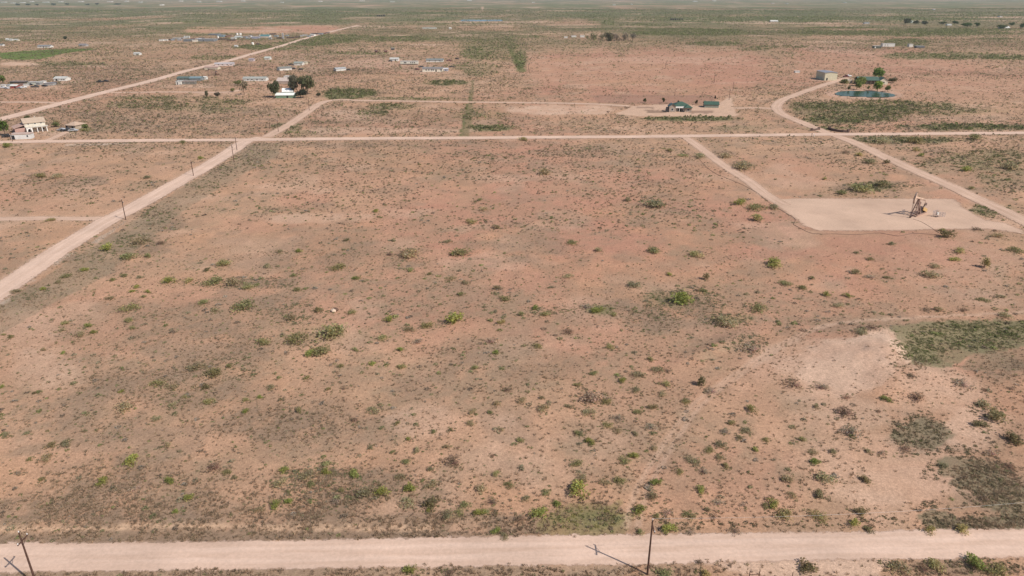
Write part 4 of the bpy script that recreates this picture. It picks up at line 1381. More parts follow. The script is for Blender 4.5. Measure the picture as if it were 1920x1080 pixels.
BLD = [
    # name, label, cat, px, py, wpx, hpx, depth, kwargs
    ('house', 'white house with pale gable roof beside the junk yard', 'house', 112, 152, 22, 8, 9, dict(wall=WHITE, roof=PALER, wins=(.4, .75), door=-.5)),
    ('mobile_home', 'pale green single wide trailer in the middle of the junk yard', 'mobile home', 63, 159, 22, 5.5, 5, dict(wall=(.5, .52, .45), roof=PALER, style='flat', wins=(-.5, .5))),
    ('shed', 'low grey shed at the right end of the junk yard', 'shed', 91, 160.5, 17, 5, 5, dict(wall=GREYW, roof=(.3, .28, .28), style='flat')),
    ('shed', 'small shed with white roof and red walls in the junk yard', 'shed', 26, 166, 12, 6.5, 5, dict(wall=(.3, .07, .06), roof=WHITE, door=.4)),
    ('shed', 'long dark open shed at the back of the junk yard', 'shed', 32, 156.5, 27, 4.5, 6, dict(wall=(.06, .055, .05), roof=(.26, .2, .18), style='flat')),
    ('caravan', 'white caravan at the left edge of the junk yard', 'caravan', 5, 163, 9, 4, 3, dict(wall=WHITE, roof=WHITE, style='flat')),
    ('house', 'white house with grey roof above the green field', 'house', 82, 89.5, 24, 5.5, 9, dict(wall=WHITE, roof=GREYR, wins=(-.5, .4), door=0.)),
    ('shed', 'white shed at far left, left of a row of three', 'shed', 13, 76, 5, 3, 6, dict(roof=WHITE)),
    ('shed', 'white shed at far left, middle of a row of three', 'shed', 20, 76.5, 5, 3, 6, dict(roof=PALER)),
    ('shed', 'tan shed at far left, right end of a row of three', 'shed', 30, 77, 7, 3.5, 6, dict(wall=CREAM, roof=PALER)),
    ('shed', 'small white shed at the left edge above the green field', 'shed', 2, 86.5, 6, 4, 6, dict(roof=GREYR)),
    ('house', 'small grey house right of the green field', 'house', 154, 87, 13, 4, 9, dict(wall=GREYW, roof=(.22, .2, .2), door=-.3)),
    ('shed', 'lone white shed in scrub right of the green field', 'shed', 256, 103.5, 11, 6, 7, dict(wall=WHITE, roof=PALER, door=.2)),
    ('mobile_home', 'long low tan house behind the far pump jack', 'mobile home', 396, 130.5, 25, 5, 8, dict(wall=CREAM, roof=PINKR)),
    ('mobile_home', 'long grey mobile home with white left end', 'mobile home', 352, 158.5, 26, 6.5, 5, dict(wall=(.17, .16, .14), roof=(.38, .3, .26), wins=(-.5, .2), style='flat')),
    ('shed', 'white box shed joined to the long grey mobile home', 'shed', 335, 159, 9.5, 7, 5, dict(wall=WHITE, roof=WHITE, style='flat', door=-.4)),
    ('mobile_home', 'dark teal roofed mobile home behind the long grey one', 'mobile home', 343, 151.5, 22, 7, 8, dict(wall=(.16, .17, .16), roof=(.10, .135, .12), wins=(-.6, 0., .6))),
    ('mobile_home', 'mobile home with bright blue teal roof, right of the dark teal one', 'mobile home', 366, 151.5, 21, 7.5, 8, dict(wall=(.2, .22, .23), roof=(.17, .23, .245), wins=(-.3, .4))),
    ('shed', 'little white shed right of the teal roofed homes', 'shed', 384, 149.5, 6, 4.5, 4, dict(roof=WHITE)),
    ('mobile_home', 'pinkish white long mobile home beside the straight far road', 'mobile home', 421, 123.5, 34, 7, 7, dict(wall=(.62, .52, .5), roof=(.42, .38, .38), rot=14, wins=(-.6, -.2, .3, .7))),
    ('mobile_home', 'long white mobile home with speckled grey roof, left of the dark trees', 'mobile home', 477, 152, 43, 8, 8, dict(wall=WHITE, roof=(.34, .34, .31), wins=(-.55, -.2, .25, .7))),
    ('mobile_home', 'slanting trailer with long grey roof and white front', 'mobile home', 536, 132, 24, 6, 8, dict(wall=WHITE, roof=(.2, .2, .18), rot=38)),
    ('house', 'white house with grey green roof and parked car', 'house', 559, 122.5, 16, 6.5, 9, dict(wall=WHITE, roof=(.25, .27, .24), wins=(-.4, .5))),
    ('shed', 'small cream shed right of the grey green roofed house', 'shed', 572.5, 121, 5, 5, 5, dict(wall=CREAM, roof=CREAM, style='flat')),
    ('barn', 'pale pinkish roofed barn behind the dark trees', 'barn', 530, 157, 22, 9, 12, dict(wall=(.42, .33, .28), roof=(.48, .39, .34), rise=2.4)),
    ('shed', 'white flat roofed shed behind the pinkish barn', 'shed', 538, 147.5, 11, 5, 6, dict(wall=WHITE, roof=WHITE, style='flat', door=.3)),
    ('mobile_home', 'slanting white trailer alone on bare red ground', 'mobile home', 640, 133, 20, 6.5, 7, dict(wall=WHITE, roof=(.36, .36, .36), rot=36)),
    ('house', 'white flat house left of the long striped trailer', 'house', 739, 114.5, 16, 6.5, 9, dict(wall=WHITE, roof=PALER, door=.3)),
    ('mobile_home', 'long white trailer on dark open skirting', 'mobile home', 767, 121, 33, 6.5, 6, dict(wall=(.62, .6, .52), roof=PALER, style='flat', wins=(-.5, -.35, .2, .42, .62), skirt=True)),
    ('mobile_home', 'grey roofed mobile home at the back right of the trailer group', 'mobile home', 815, 116.5, 32, 7, 9, dict(wall=WHITE, roof=(.2, .21, .2), wins=(-.6, .1, .6))),
    ('mobile_home', 'longest cream double wide home with row of windows and grey roof', 'mobile home', 811, 134.8, 38, 10.5, 8, dict(wall=(.68, .63, .53), roof=(.22, .2, .19), wins=(-.62, -.36, -.1, .08, .84), door=.35)),
    ('shed', 'small bluish shed right of the longest cream home', 'shed', 836, 133.5, 8, 6, 5, dict(wall=(.33, .34, .4), roof=(.5, .48, .5), door=0.)),
    ('shed', 'tiny dark red shed, left of two behind the trailers', 'shed', 705, 98.5, 4.5, 4.5, 4, dict(wall=(.14, .07, .06), roof=(.16, .1, .09))),
    ('shed', 'tiny rust brown shed, right of two behind the trailers', 'shed', 723, 99, 5.5, 4, 4, dict(wall=(.17, .08, .06), roof=(.2, .11, .09))),
    ('shed', 'dark shed with white end wall behind the trailers', 'shed', 736, 94, 6, 4, 5, dict(wall=(.08, .07, .07), roof=(.5, .48, .45), style='flat')),
    ('shed', 'small white shed nearest the straight far road', 'shed', 442, 89, 5, 5, 6, dict(wall=WHITE, roof=PALER)),
    ('shed', 'dark low shed on the bare ground before the pipe yard', 'shed', 483, 84, 5, 3, 5, dict(wall=(.12, .09, .08), roof=(.15, .1, .09), style='flat')),
    ('shed', 'pinkish shed left of the small white cottage', 'shed', 471, 115, 9, 4.5, 6, dict(wall=(.45, .38, .38), roof=(.3, .26, .28))),
    ('house', 'small white cottage near the straight far road', 'house', 501, 112, 10, 4.5, 7, dict(wall=WHITE, roof=(.45, .47, .42))),
    # industrial yard
    ('trailer', 'white office trailer at the left end of the pipe yard', 'trailer', 302, 77, 8, 3, 4, dict(wall=WHITE, roof=WHITE, style='flat')),
    ('trailer', 'second white office trailer at the left of the pipe yard', 'trailer', 310.5, 76.5, 7, 3, 4, dict(wall=WHITE, roof=PALER, style='flat')),
    ('warehouse', 'long dark blue shed in the pipe yard front row, left', 'warehouse', 352, 78, 16, 5, 12, dict(wall=(.16, .17, .18), roof=(.26, .27, .27), style='flat')),
    ('trailer', 'pale flat trailer between two blue sheds in the pipe yard', 'trailer', 364, 78, 12, 2.6, 5, dict(wall=(.72, .68, .6), roof=(.7, .66, .58), style='flat')),
    ('warehouse', 'long blue grey shed in the pipe yard front row, right', 'warehouse', 386, 77.8, 30, 5.5, 14, dict(wall=(.19, .2, .21), roof=(.36, .36, .37), style='flat', door=-.3)),
    ('warehouse', 'low blue roofed shed at the back of the pipe yard', 'warehouse', 400, 66, 20, 3, 14, dict(wall=(.1, .11, .14), roof=(.3, .3, .31), style='flat')),
    ('warehouse', 'steel blue shed right of the low blue one', 'warehouse', 413, 69.5, 12, 4.5, 12, dict(wall=(.18, .24, .28), roof=(.36, .37, .38), style='flat')),
    ('shed', 'grey box shed in the left half of the pipe yard', 'shed', 329, 73.5, 12, 3, 10, dict(wall=GREYW, roof=(.42, .42, .4), style='flat')),
    ('shed', 'grey green shed in the middle of the pipe yard', 'shed', 446, 71.5, 12, 5, 10, dict(wall=(.33, .35, .32), roof=(.42, .43, .4))),
    ('warehouse', 'teal roofed workshop with white front in the pipe yard', 'warehouse', 496, 70, 17, 5.5, 16, dict(wall=(.62, .6, .56), roof=(.09, .19, .19), rise=2.2)),
    ('shed', 'bluish shed row left of the teal roofed workshop', 'shed', 478, 72.5, 14, 4, 10, dict(wall=(.3, .3, .38), roof=(.42, .42, .46), style='flat')),
    # right hand side
    ('barn', 'tall cream metal barn with grey end wall by the curved road', 'barn', 1557, 151, 23, 15, 20, dict(wall=(.60, .55, .40), roof=(.26, .26, .29), style='gable', axis='y', door=-.6, rise=.5, hfix=6.9)),
    ('shed', 'tan shed left of the ranch house behind trees', 'shed', 1592, 156, 11, 6, 6, dict(wall=(.45, .38, .27), roof=(.6, .52, .4), style='flat')),
    ('trailer', 'lone white trailer far left of the metal barn', 'trailer', 1495, 136.5, 9, 2.4, 3, dict(wall=WHITE, roof=WHITE, style='flat')),
    ('mobile_home', 'long white trailer at the far right farm', 'mobile home', 1666, 87.5, 23, 6, 6, dict(wall=WHITE, roof=PALER, style='flat', wins=(-.6, -.2))),
    ('mobile_home', 'dark fronted trailer with white roof at the far right farm', 'mobile home', 1645, 90.5, 14, 4.5, 5, dict(wall=(.09, .1, .08), roof=WHITE, style='flat', door=-.6, dmat=M_WHITE)),
    ('shed', 'white cube shed right of the long white trailer', 'shed', 1708, 88, 7, 5.5, 6, dict(wall=(.66, .63, .58), roof=PALER, style='flat')),
    ('shed', 'low grey open shed right of the white cube shed', 'shed', 1726, 90, 15, 4, 8, dict(wall=(.12, .12, .12), roof=(.3, .32, .34), style='flat')),
    ('house', 'small white house far out on bare ground, left of the grove', 'house', 1626, 45, 9, 4, 12, dict(wall=WHITE, roof=GREYR)),
    ('barn', 'long white barn far out beyond the green belt', 'barn', 1452, 41, 14, 3.2, 14, dict(wall=WHITE, roof=WHITE)),
    ('shed', 'white shed among the far dark trees', 'shed', 1780.5, 48, 8, 3.5, 10, dict(wall=WHITE, roof=PALER)),
    ('house', 'pale roofed house among far right trees', 'house', 1886, 54, 15, 6, 14, dict(wall=(.4, .38, .34), roof=(.62, .6, .56), rise=3)),
    ('caravan', 'leftmost of three white caravans left of the grey thicket', 'caravan', 1061, 71.5, 6, 3, 5, dict(roof=WHITE, style='flat')),
    ('caravan', 'middle of three white caravans left of the grey thicket', 'caravan', 1076, 70, 9, 3.5, 5, dict(roof=PALER, style='flat')),
    ('caravan', 'rightmost of three white caravans left of the grey thicket', 'caravan', 1092, 70, 8, 3.5, 5, dict(roof=WHITE, style='flat')),
    ('shed', 'small white shed right of the bare strip, upper middle', 'shed', 844, 54.5, 4, 3.5, 8, dict(roof=WHITE)),
    ('greenhouse', 'pale long low greenhouse in scrub, upper middle', 'greenhouse', 805, 54, 26, 2.5, 8, dict(wall=(.5, .5, .46), roof=(.55, .55, .52), style='flat')),
    ('warehouse', 'bright white warehouse at the top left horizon', 'warehouse', 302, 10.2, 5, 2.6, 30, dict(roof=WHITE, style='flat')),
    ('warehouse', 'bright white warehouse on the top middle horizon', 'warehouse', 1152, 9.5, 4.5, 1.8, 30, dict(roof=WHITE, style='flat')),
]
for (nm, lb, ct, px, py, w, h_, d, kw) in BLD:
    building(nm, lb, ct, px, py, w, h_, d, **kw)
# loose containers, sheds and stacks that fill the yard
_r = random.Random(12)
YARDX = [(318, 75.5), (324, 76), (336, 76.2), (341, 72.5), (362, 73.5), (370, 74.5), (376, 72.5), (404, 75.5), (424, 70), (430, 68.5), (437, 73.5), (458, 70.5), (463, 73), (468, 70), (472, 67.5), (506, 73.5), (517, 69), (537, 68), (566, 68.5), (572, 67), (578, 69.5), (585, 67.5), (600, 65), (608, 64), (614, 62.5)]
for px, py in YARDX:
    cn, cc = _r.choice([('white', (.6, .59, .56)), ('grey', (.33, .33, .33)), ('blue grey', (.24, .26, .28)), ('dark brown', (.11, .085, .075)), ('rust brown', (.2, .12, .09))])
    building('container', f'{cn} container in the pipe yard, {px / 19.2:.1f}% across, {py / 10.8:.1f}% down', 'container', px, py, _r.uniform(4, 9), _r.uniform(1.8, 3.2), _r.uniform(4, 9), rot=_r.uniform(-25, 25), wall=cc, roof=tuple(min(.65, c * 1.3) for c in cc), style='flat', group='containers in the pipe yard')
for px, py, w_, cn, cc in ((72, 159.5, 7, 'grey', (.3, .3, .3)), (49, 162, 8, 'pale', (.5, .48, .45)), (18, 162.5, 9, 'pale blue', (.35, .4, .42)), (100, 158, 8, 'dark', (.1, .09, .09)), (38, 161, 6, 'rust brown', (.22, .12, .09)), (79, 156, 7, 'white', (.6, .59, .56))):
    building('container', f'{cn} steel container in the junk yard, {px / 19.2:.1f}% across the photo', 'container', px, py, w_, 3.2, 3.5, rot=_r.uniform(-20, 20), wall=cc, roof=cc, style='flat', group='containers in the junk yard')
# the far town along the horizon
TOWN = [(5, 4.5, 7), (22, 6, 5), (40, 5.5, 6), (58, 3.5, 4), (84, 4.5, 9), (112, 4, 6), (150, 3.5, 7), (205, 3.8, 8), (236, 2.8, 5), (262, 4.4, 5), (338, 2.6, 6), (372, 4, 5), (410, 3.2, 8), (455, 2.4, 6), (528, 4.8, 4), (600, 3.1, 6), (678, 2.2, 9), (735, 3.8, 7), (880, 1.6, 9), (1000, 5, 5), (1185, 8.5, 3), (1304, 3, 8), (1340, 2.2, 6), (1450, 6.5, 4), (1477, 7, 3), (1586, 5.2, 3), (1752, 18.6, 3), (1877, 32, 5)]
for i, (px, py, w) in enumerate(TOWN):
    nb = 'left' if px < 640 else ('middle' if px < 1280 else 'right')
    t_ = building('town_building', f'tiny pale building in the {nb} of the hazy far horizon, {round(px / 19.2)}% across the photo', 'building', px, py, w, 1.7 if py < 15 else 2.2, 40 if py < 15 else 14,
                  wall=(.62, .61, .6), roof=(.66, .65, .64) if i % 3 else (.4, .4, .42), style='flat', group='pale buildings on the far horizon')
# far town trees: dark clumps along the horizon at the left
for i, (px, py, w, h_) in enumerate([(34, 10.5, 9, 3.5), (52, 10, 11, 3), (70, 10.5, 8, 3), (100, 10.5, 10, 4), (128, 9.5, 12, 3), (165, 10, 10, 3), (182, 9, 9, 3), (220, 9.5, 14, 3)]):
    tree(px, py, w, h_, (.05, .065, .05), f'hazy dark tree near the top left horizon, {round(px / 19.2)}% across the photo', i=i, group='hazy trees at the horizon')


# --- two storey house at the left
def left_house():
    x, y = P(66, 244.5)
    t = thing('house', 'two storey cream house with tan gable roof and arched porch', 'house', (x, y, 0), math.radians(40))
    wc, rc = pm((.56, .51, .43)), pm((.45, .345, .26), .8)
    wall_mesh(10.5, 10, 5.4, 1.9, 'x').build('wall', wc, t)
    gable_roof(10.5, 10, 5.4, 1.95, .5).build('roof', rc, t)
    # lean-to under the gable end
    MB().box(-10.4, -5.27, -5.5, 4.5, 0, 2.8).build('wall', pm((.42, .27, .23)), t)
    MB().add([(-10.9, -6, 2.8), (-5.26, -6, 4.3), (-5.26, 5, 4.3), (-10.9, 5, 2.8), (-10.9, -6, 3.0), (-5.26, -6, 4.5), (-5.26, 5, 4.5), (-10.9, 5, 3.0)], [(0, 3, 2, 1), (4, 5, 6, 7), (0, 1, 5, 4), (1, 2, 6, 5), (2, 3, 7, 6), (3, 0, 4, 7)]).build('roof', pm((.45, .30, .245), .8), t)
    # porch along the long side, arch bay at its near end
    b = MB()
    for u in (-5.0, -2.6):
        b.box(u, u + .5, -8.6, -8.1, 0, 2.69)
    for k in range(7):
        a0, a1 = math.pi * k / 7, math.pi * (k + 1) / 7
        b.beam((-3.55 + 1.0 * math.cos(a0), -8.35, 1.6 + 1.0 * math.sin(a0)), (-3.55 + 1.0 * math.cos(a1), -8.35, 1.6 + 1.0 * math.sin(a1)), .45, .35)
    b.box(-5.0, -2.1, -8.6, -8.1, 2.7, 3.01)
    b.build('porch', M_WHITE, t)
    for u in (.2, 2.6, 5.0):
        MB().box(u, u + .35, -8.4, -8.05, 0, 3.0).build('porch_post', M_WHITE, t)
    MB().box(-5.2, 6, -8.7, -5.02, 3.02, 3.2).build('porch_roof', pm((.56, .52, .45)), t)
    for u in (-3.2, .2, 3.2):
        add_window(t, u, 4.4, .8, .6, -5.0)
    for u in (1.2, 3.8):
        add_window(t, u, .9, 1.1, .9, -5.0)
    add_door(t, -3.5, 1.3, 2.3, -5.0)
    MB().box(1.0, 1.9, .9, 1.8, 6.2, 8.0).build('chimney', pm((.45, .38, .32)), t)


left_house()
building('shed', 'long white flat roofed shed in front of the two storey house', 'shed', 40, 261.5, 33, 11, 5, rot=12, wall=(.60, .59, .57), roof=(.52, .38, .31), style='flat', door=-.75, wins=(.7,))
g_ = building('garage', 'tan hip roofed garage with dark doorway and piles of things outside', 'garage', 133, 243, 22, 12, 8, rot=-14, wall=(.40, .32, .24), roof=(.47, .34, .25), style='hip', door=.45)
add_door(g_, -2.6, 1.1, 2.4, -4.0)
# house with white and green metal roofs among dark trees
building('house', 'low green house with bright white metal roof among dark trees', 'house', 534, 184, 33, 8, 9, rot=4, wall=(.16, .24, .16), roof=(.78, .80, .74), rise=1.2, door=.3)
building('house', 'green sided house with gleaming white gable roof behind the low one', 'house', 540, 177, 19, 10, 10, rot=14, wall=(.2, .27, .2), roof=(.82, .82, .80), rise=2)


# --- central house with green roofs
def green_house():
    x, y = P(1274, 210.5)
    m = mpp(1274, 210.5)
    t = thing('house', 'green roofed house with stone gable wings and white porch', 'house', (x, y, 0), 0)
    st, dk, gr = pm((.34, .27, .22)), pm((.12, .115, .115)), pm(GREENR, .55)
    MB().box(-3.5, 7.5, 3, 12, 0, 3.6).build('wall', pm((.3, .26, .23)), t)
    r = hip_roof(11, 9, 3.6, 2.6)
    o = r.build('roof', gr, t)
    o.location = (2, 7.5, 0)
    # left wing with front gable, right wing with hip roof
    o = wall_mesh(4.4, 5, 4.0, 1.5, 'y').build('wall', st, t)
    o.location = (-5.0, 2.55, 0)
    o = gable_roof(4.4, 5.2, 4.0, 1.6, .35, axis='y').build('roof', pm((.09, .13, .13), .5), t)
    o.location = (-5.0, 2.5, 0)
    MB().box(3.4, 8.2, 0, 2.95, 0, 3.0).build('wall', st, t)
    o = hip_roof(5.0, 6, 3.02, 1.8, .4).build('roof', gr, t)
    o.location = (5.9, 2.3, 0)
    MB().box(-2.7, 3.3, 1.9, 2.95, 2.55, 3.5).build('porch_roof', M_WHITE, t)
    for u in (-2.6, .2, 3.0):
        MB().box(u, u + .25, 1.9, 2.15, 0, 2.54).build('porch_post', M_WHITE, t)
    MB().box(-8.6, -7.25, .9, 4.5, 0, 3.0).build('shaded_garage_wall', dk, t)  # garage wall in shadow, that shade put into its dark grey colour
    add_window(t, -5, 1.2, 1.4, 1.4, .05)
    add_window(t, 5.9, 1.0, 1.6, 1.3, 0)
    add_door(t, .6, 2.6, 2.4, 3.0)


green_house()
building('shed', 'long green metal shed with cream end right of the green house', 'shed', 1334, 202, 26, 11, 8, rot=-8, wall=(.22, .24, .2), roof=GREENR, rise=1.6, axis='x')


def ranch_house():
    x, y = P(1632, 158)
    t = thing('house', 'ranch house with long green roof and cream gable wing by the pond', 'house', (x, y, 0), math.radians(-6))
    gr = pm((.07, .115, .09), .6)
    MB().box(-11, 7, 1.5, 10, 0, 3.4).build('wall', pm((.17, .13, .1)), t)
    o = gable_roof(18, 11, 3.4, 2.6, .3).build('roof', gr, t)
    o.location = (-2, 5, 0)
    for u in (-10.5, -7, -3.5, 0, 3):
        MB().box(u, u + .25, -.4, -.15, 0, 3.35).build('porch_post', pm((.3, .25, .2)), t)
    o = wall_mesh(7, 9, 3.6, 2.2, 'y').build('wall', pm((.66, .60, .47)), t)
    o.location = (10.6, 3.2, 0)
    o = gable_roof(7, 9.2, 3.6, 2.3, .4, axis='y').build('roof', gr, t)
    o.location = (10.6, 3.2, 0)
    add_window(t, 10.6, 1.1, 1.6, 1.4, -1.3)
    for u in (-8, -2):
        add_window(t, u, 1.2, 1.5, 1.3, 1.5)
    add_door(t, -5, 1.2, 2.3, 1.5)


ranch_house()


# --- tanks, racks, tower
def tank(px, py, wpx, hpx, col, label, group=None):
    m = mpp(px, py)
    x, y = P(px, py)
    r, h = wpx * m / 2, hpx * m
    t = thing('storage_tank', label, 'tank', (x, y, 0), 0, group)
    MB().tube([(0, 0, 0), (0, 0, h * .93), (0, 0, h)], [r, r, r * .35], 18).build('tank_shell', pm(col, .5), t)
    mb = MB()
    for s in (-.25, .25):
        mb.tube([(s, -r - .15, 0), (s, -r - .15, h)], .05, 4)
    for k in range(int(h / .5)):
        mb.tube([(-.25, -r - .15, .3 + k * .5), (.25, -r - .15, .3 + k * .5)], .035, 4)
    mb.build('ladder', M_STEEL, t)
    return t


for i, px in enumerate((1258.5, 1262.5, 1266.5, 1270.5, 1275, 1279)):
    tank(px, 38, 3.2, 3.4, (.035, .03, .03), f"dark oil tank, {['first', 'second', 'third', 'fourth', 'fifth', 'last'][i]} from the left in the far row of six", 'dark oil tanks in a far row')
for i, px in enumerate((708, 712, 716, 720.5)):
    tank(px, 30.8, 3.2, 2.6 + (i == 3), (.045, .04, .04), f"dark tank, {['first', 'second', 'third', 'last and tallest'][i]} from the left in the far row of four", 'dark tanks in a farther row')
tank(445, 65.5, 4, 3.4, (.75, .73, .68), 'white round tank, left of a pair in the pipe yard')
tank(451, 65.3, 4.4, 3.2, (.72, .70, .66), 'white round tank, right of a pair in the pipe yard')
tank(474, 84, 4.5, 4.5, (.8, .78, .74), 'bright white tank alone before the pipe yard')
for i in range(4):
    tank(346 + i * 3, 71.5, 2.6, 4, (.5, .5, .48), f"silver tank, {['first', 'second', 'third', 'fourth'][i]} from the left in the pipe yard row", 'silver tanks in the pipe yard')
tank(1708, 43, 6, 4.5, (.5, .55, .5), 'pale green tank behind the far right grove')
tank(1730, 43.5, 4, 4, (.66, .62, .54), 'cream tank behind the far right grove')
tank(409, 71.5, 3, 4, (.72, .7, .66), 'white tank at the right of the blue shed row')


def pipe_rack(px, py, wpx, label):
    m = mpp(px, py)
    x, y = P(px, py)
    w = wpx * m
    t = thing('pipe_rack', label, 'pipe rack', (x, y, 0), .1, 'pipe racks in the yard')
    f = MB()
    for u in np.linspace(-w / 2, w / 2, 4):
        f.box(u - .12, u + .12, -3, 3, 0, .8)
    f.build('rack_frame', M_RUST, t)
    p = MB()
    for r in range(4):
        for k in range(8):
            p.tube([(-w / 2, -2.6 + k * .65, 1.0 + r * .42), (w / 2, -2.6 + k * .65, 1.0 + r * .42)], .2, 6)
    p.build('pipes', pm((.10, .075, .065)), t)


for px, py, w, lb in ((418, 74.5, 16, 'dark stacked pipe rack right of the white tank'), (434, 76.5, 14, 'dark pipe rack in front of the grey green shed'), (524, 72.5, 9, 'dark pipe rack left of the grey steel tower'), (545, 72, 14, 'brown pipe rack just right of the grey steel tower'), (558, 71, 9, 'short brown pipe rack near the end of the yard'), (512, 65, 12, 'dark pipe rack behind the teal roofed workshop'), (590, 64.5, 12, 'dark pipe rack at the right tip of the yard')):
    pipe_rack(px, py, w, lb)


def lattice_tower():
    px, py = 531, 73
    x, y = P(px, py)
    h = 9.5 * mpp(px, py)
    w = 2.6 * mpp(px, py) / 2
    t = thing('steel_tower', 'grey upright steel rig tower in the pipe yard', 'tower', (x, y, 0))
    mb = MB()
    c = [(-w, -w), (w, -w), (w, w), (-w, w)]
    for a, b in c:
        mb.tube([(a, b, 0), (a * .7, b * .7, h)], .35, 6)
    for k in range(5):
        z0, z1 = h * k / 5, h * (k + 1) / 5
        s0, s1 = 1 - .3 * k / 5, 1 - .3 * (k + 1) / 5
        for i in range(4):
            (a, b), (a2, b2) = c[i], c[(i + 1) % 4]
            mb.tube([(a * s0, b * s0, z0), (a2 * s1, b2 * s1, z1)], .2, 5)
            mb.tube([(a * s1, b * s1, z1), (a2 * s1, b2 * s1, z1)], .2, 5)
    mb.build('lattice', pm((.36, .35, .36)), t)
    MB().box(-w * .8, w * .8, -w * .8, w * .8, h, h + 1.2).build('crown_block', pm((.3, .3, .32)), t)


lattice_tower()


# ------------------------------------------------------------------ UTILITY POLES
def make_pole(h=9.6, r=.15, arm=2.1):
    t = thing('utility_pole', '', 'utility pole', (0, 0, 0))
    MB().tube([(0, 0, -.3), (0, 0, h * .5), (0, 0, h)], [r, r * .85, r * .62], 10).build('mast', M_POLE, t)
    a = MB()
    a.box(-.06, .06, -arm / 2, arm / 2, h - 1.35, h - 1.22)
    a.beam((.0, -.6, h - 1.3), (.0, 0, h - 1.9), .05, .05)
    a.beam((.0, .6, h - 1.3), (.0, 0, h - 1.9), .05, .05)
    o = a.build('crossarm', M_POLE, t)
    o.location = (r * .8 + .065, 0, 0)
    for yy in (-.95, .95):
        i = MB().tube([(0, 0, 0), (0, 0, .1), (0, 0, .22)], [.05, .08, .05], 8).build('insulator', M_INSUL, t)
        i.location = (r * .8 + .065, yy * arm / 2.1, h - 1.21)
    i = MB().tube([(0, 0, 0), (0, 0, .12), (0, 0, .24)], [.05, .08, .05], 8).build('insulator', M_INSUL, t)
    i.location = (0, 0, h)
    return t


pole0 = make_pole()
POLES = [
    # px, py, height px, label
    (1214, 1075.5, 103, 'tall wooden utility pole standing by the near road, bottom centre right'),
    (70, 1100, 104, 'wooden utility pole leaning out at the bottom left corner'),
    (236, 412, 38, 'nearest pole along the left dirt road, beside the side track'),
    (363, 330, 29, 'second pole along the left dirt road'),
    (439, 304, 32, 'thicker pole just before the crossroads on the left road'),
    (444.5, 282, 26, 'thin pole at the crossroads of the left road'),
    (522, 247, 23, 'pole at the start of the farm road beyond the crossroads'),
    (506, 242, 12, 'short pole left of the farm road'),
    (580, 207, 20, 'second pole along the farm road'),
    (622, 184, 19, 'pole at the farm road bend'),
    (654, 167, 20, 'pole in the green weeds beyond the farm road bend'),
    (24, 266, 23, 'pole in front of the long white shed at left'),
    (829, 145, 15, 'pole in front of the longest cream double wide home'),
    (672, 142, 13, 'pole left of the trailer group'),
    (1367, 187, 20, 'dark pole right behind the green shed'),
    (1374, 170, 16, 'pole second beyond the green shed'),
    (1339, 155, 14, 'pole third beyond the green shed'),
    (1314, 142, 12, 'farthest pole beyond the green shed'),
    (1643, 86, 6, 'short dark pole by the long white trailer at far right'),
    (526, 144, 13, 'pole behind the dark evergreen trees'),
    (391, 143, 12, 'thin pole just left of the far pump jack'),
    (471, 136, 14, 'pole beyond the speckled grey roofed mobile home'),
    (1265, 180, 12, 'pole on the scrub line behind the green roofed house'),
    (1248, 128, 13, 'thin pole standing alone in the bare pink field'),
    (991, 132, 12, 'thin pole at the left corner of the bare pink field'),
]
for i, (px, py, hp, lb) in enumerate(POLES):
    o = pole0 if i == 0 else copy_tree(pole0)
    x, y = P(px, py)
    o.location = (x, y, gz(x, y))
    dep = y * CT + H * ST
    if i > 1:
        real = hp * dep / F / (y / math.hypot(y, H))
        s = real / 9.6
        o.scale = (max(1.0, s) * 1.05, max(1.0, s) * 1.05, s)
        o.rotation_euler = (0, 0, math.radians(40 if px < 700 else 15))
    o['label'] = lb
    o['group'] = 'wooden utility poles'
# service wire from the near pole off to the right
x0, y0 = P(1214, 1075.5)
wire = MB()
pts = []
for k in range(13):
    t_ = k / 12
    pts.append((x0 + t_ * 62, y0 + t_ * 4.5, 9.7 - 1.6 * 4 * t_ * (1 - t_) * .6))
wire.tube(pts, .011, 5)
tag(wire.build('power_line', M_STEEL), 'thin overhead wire running right from the near utility pole', 'wire')

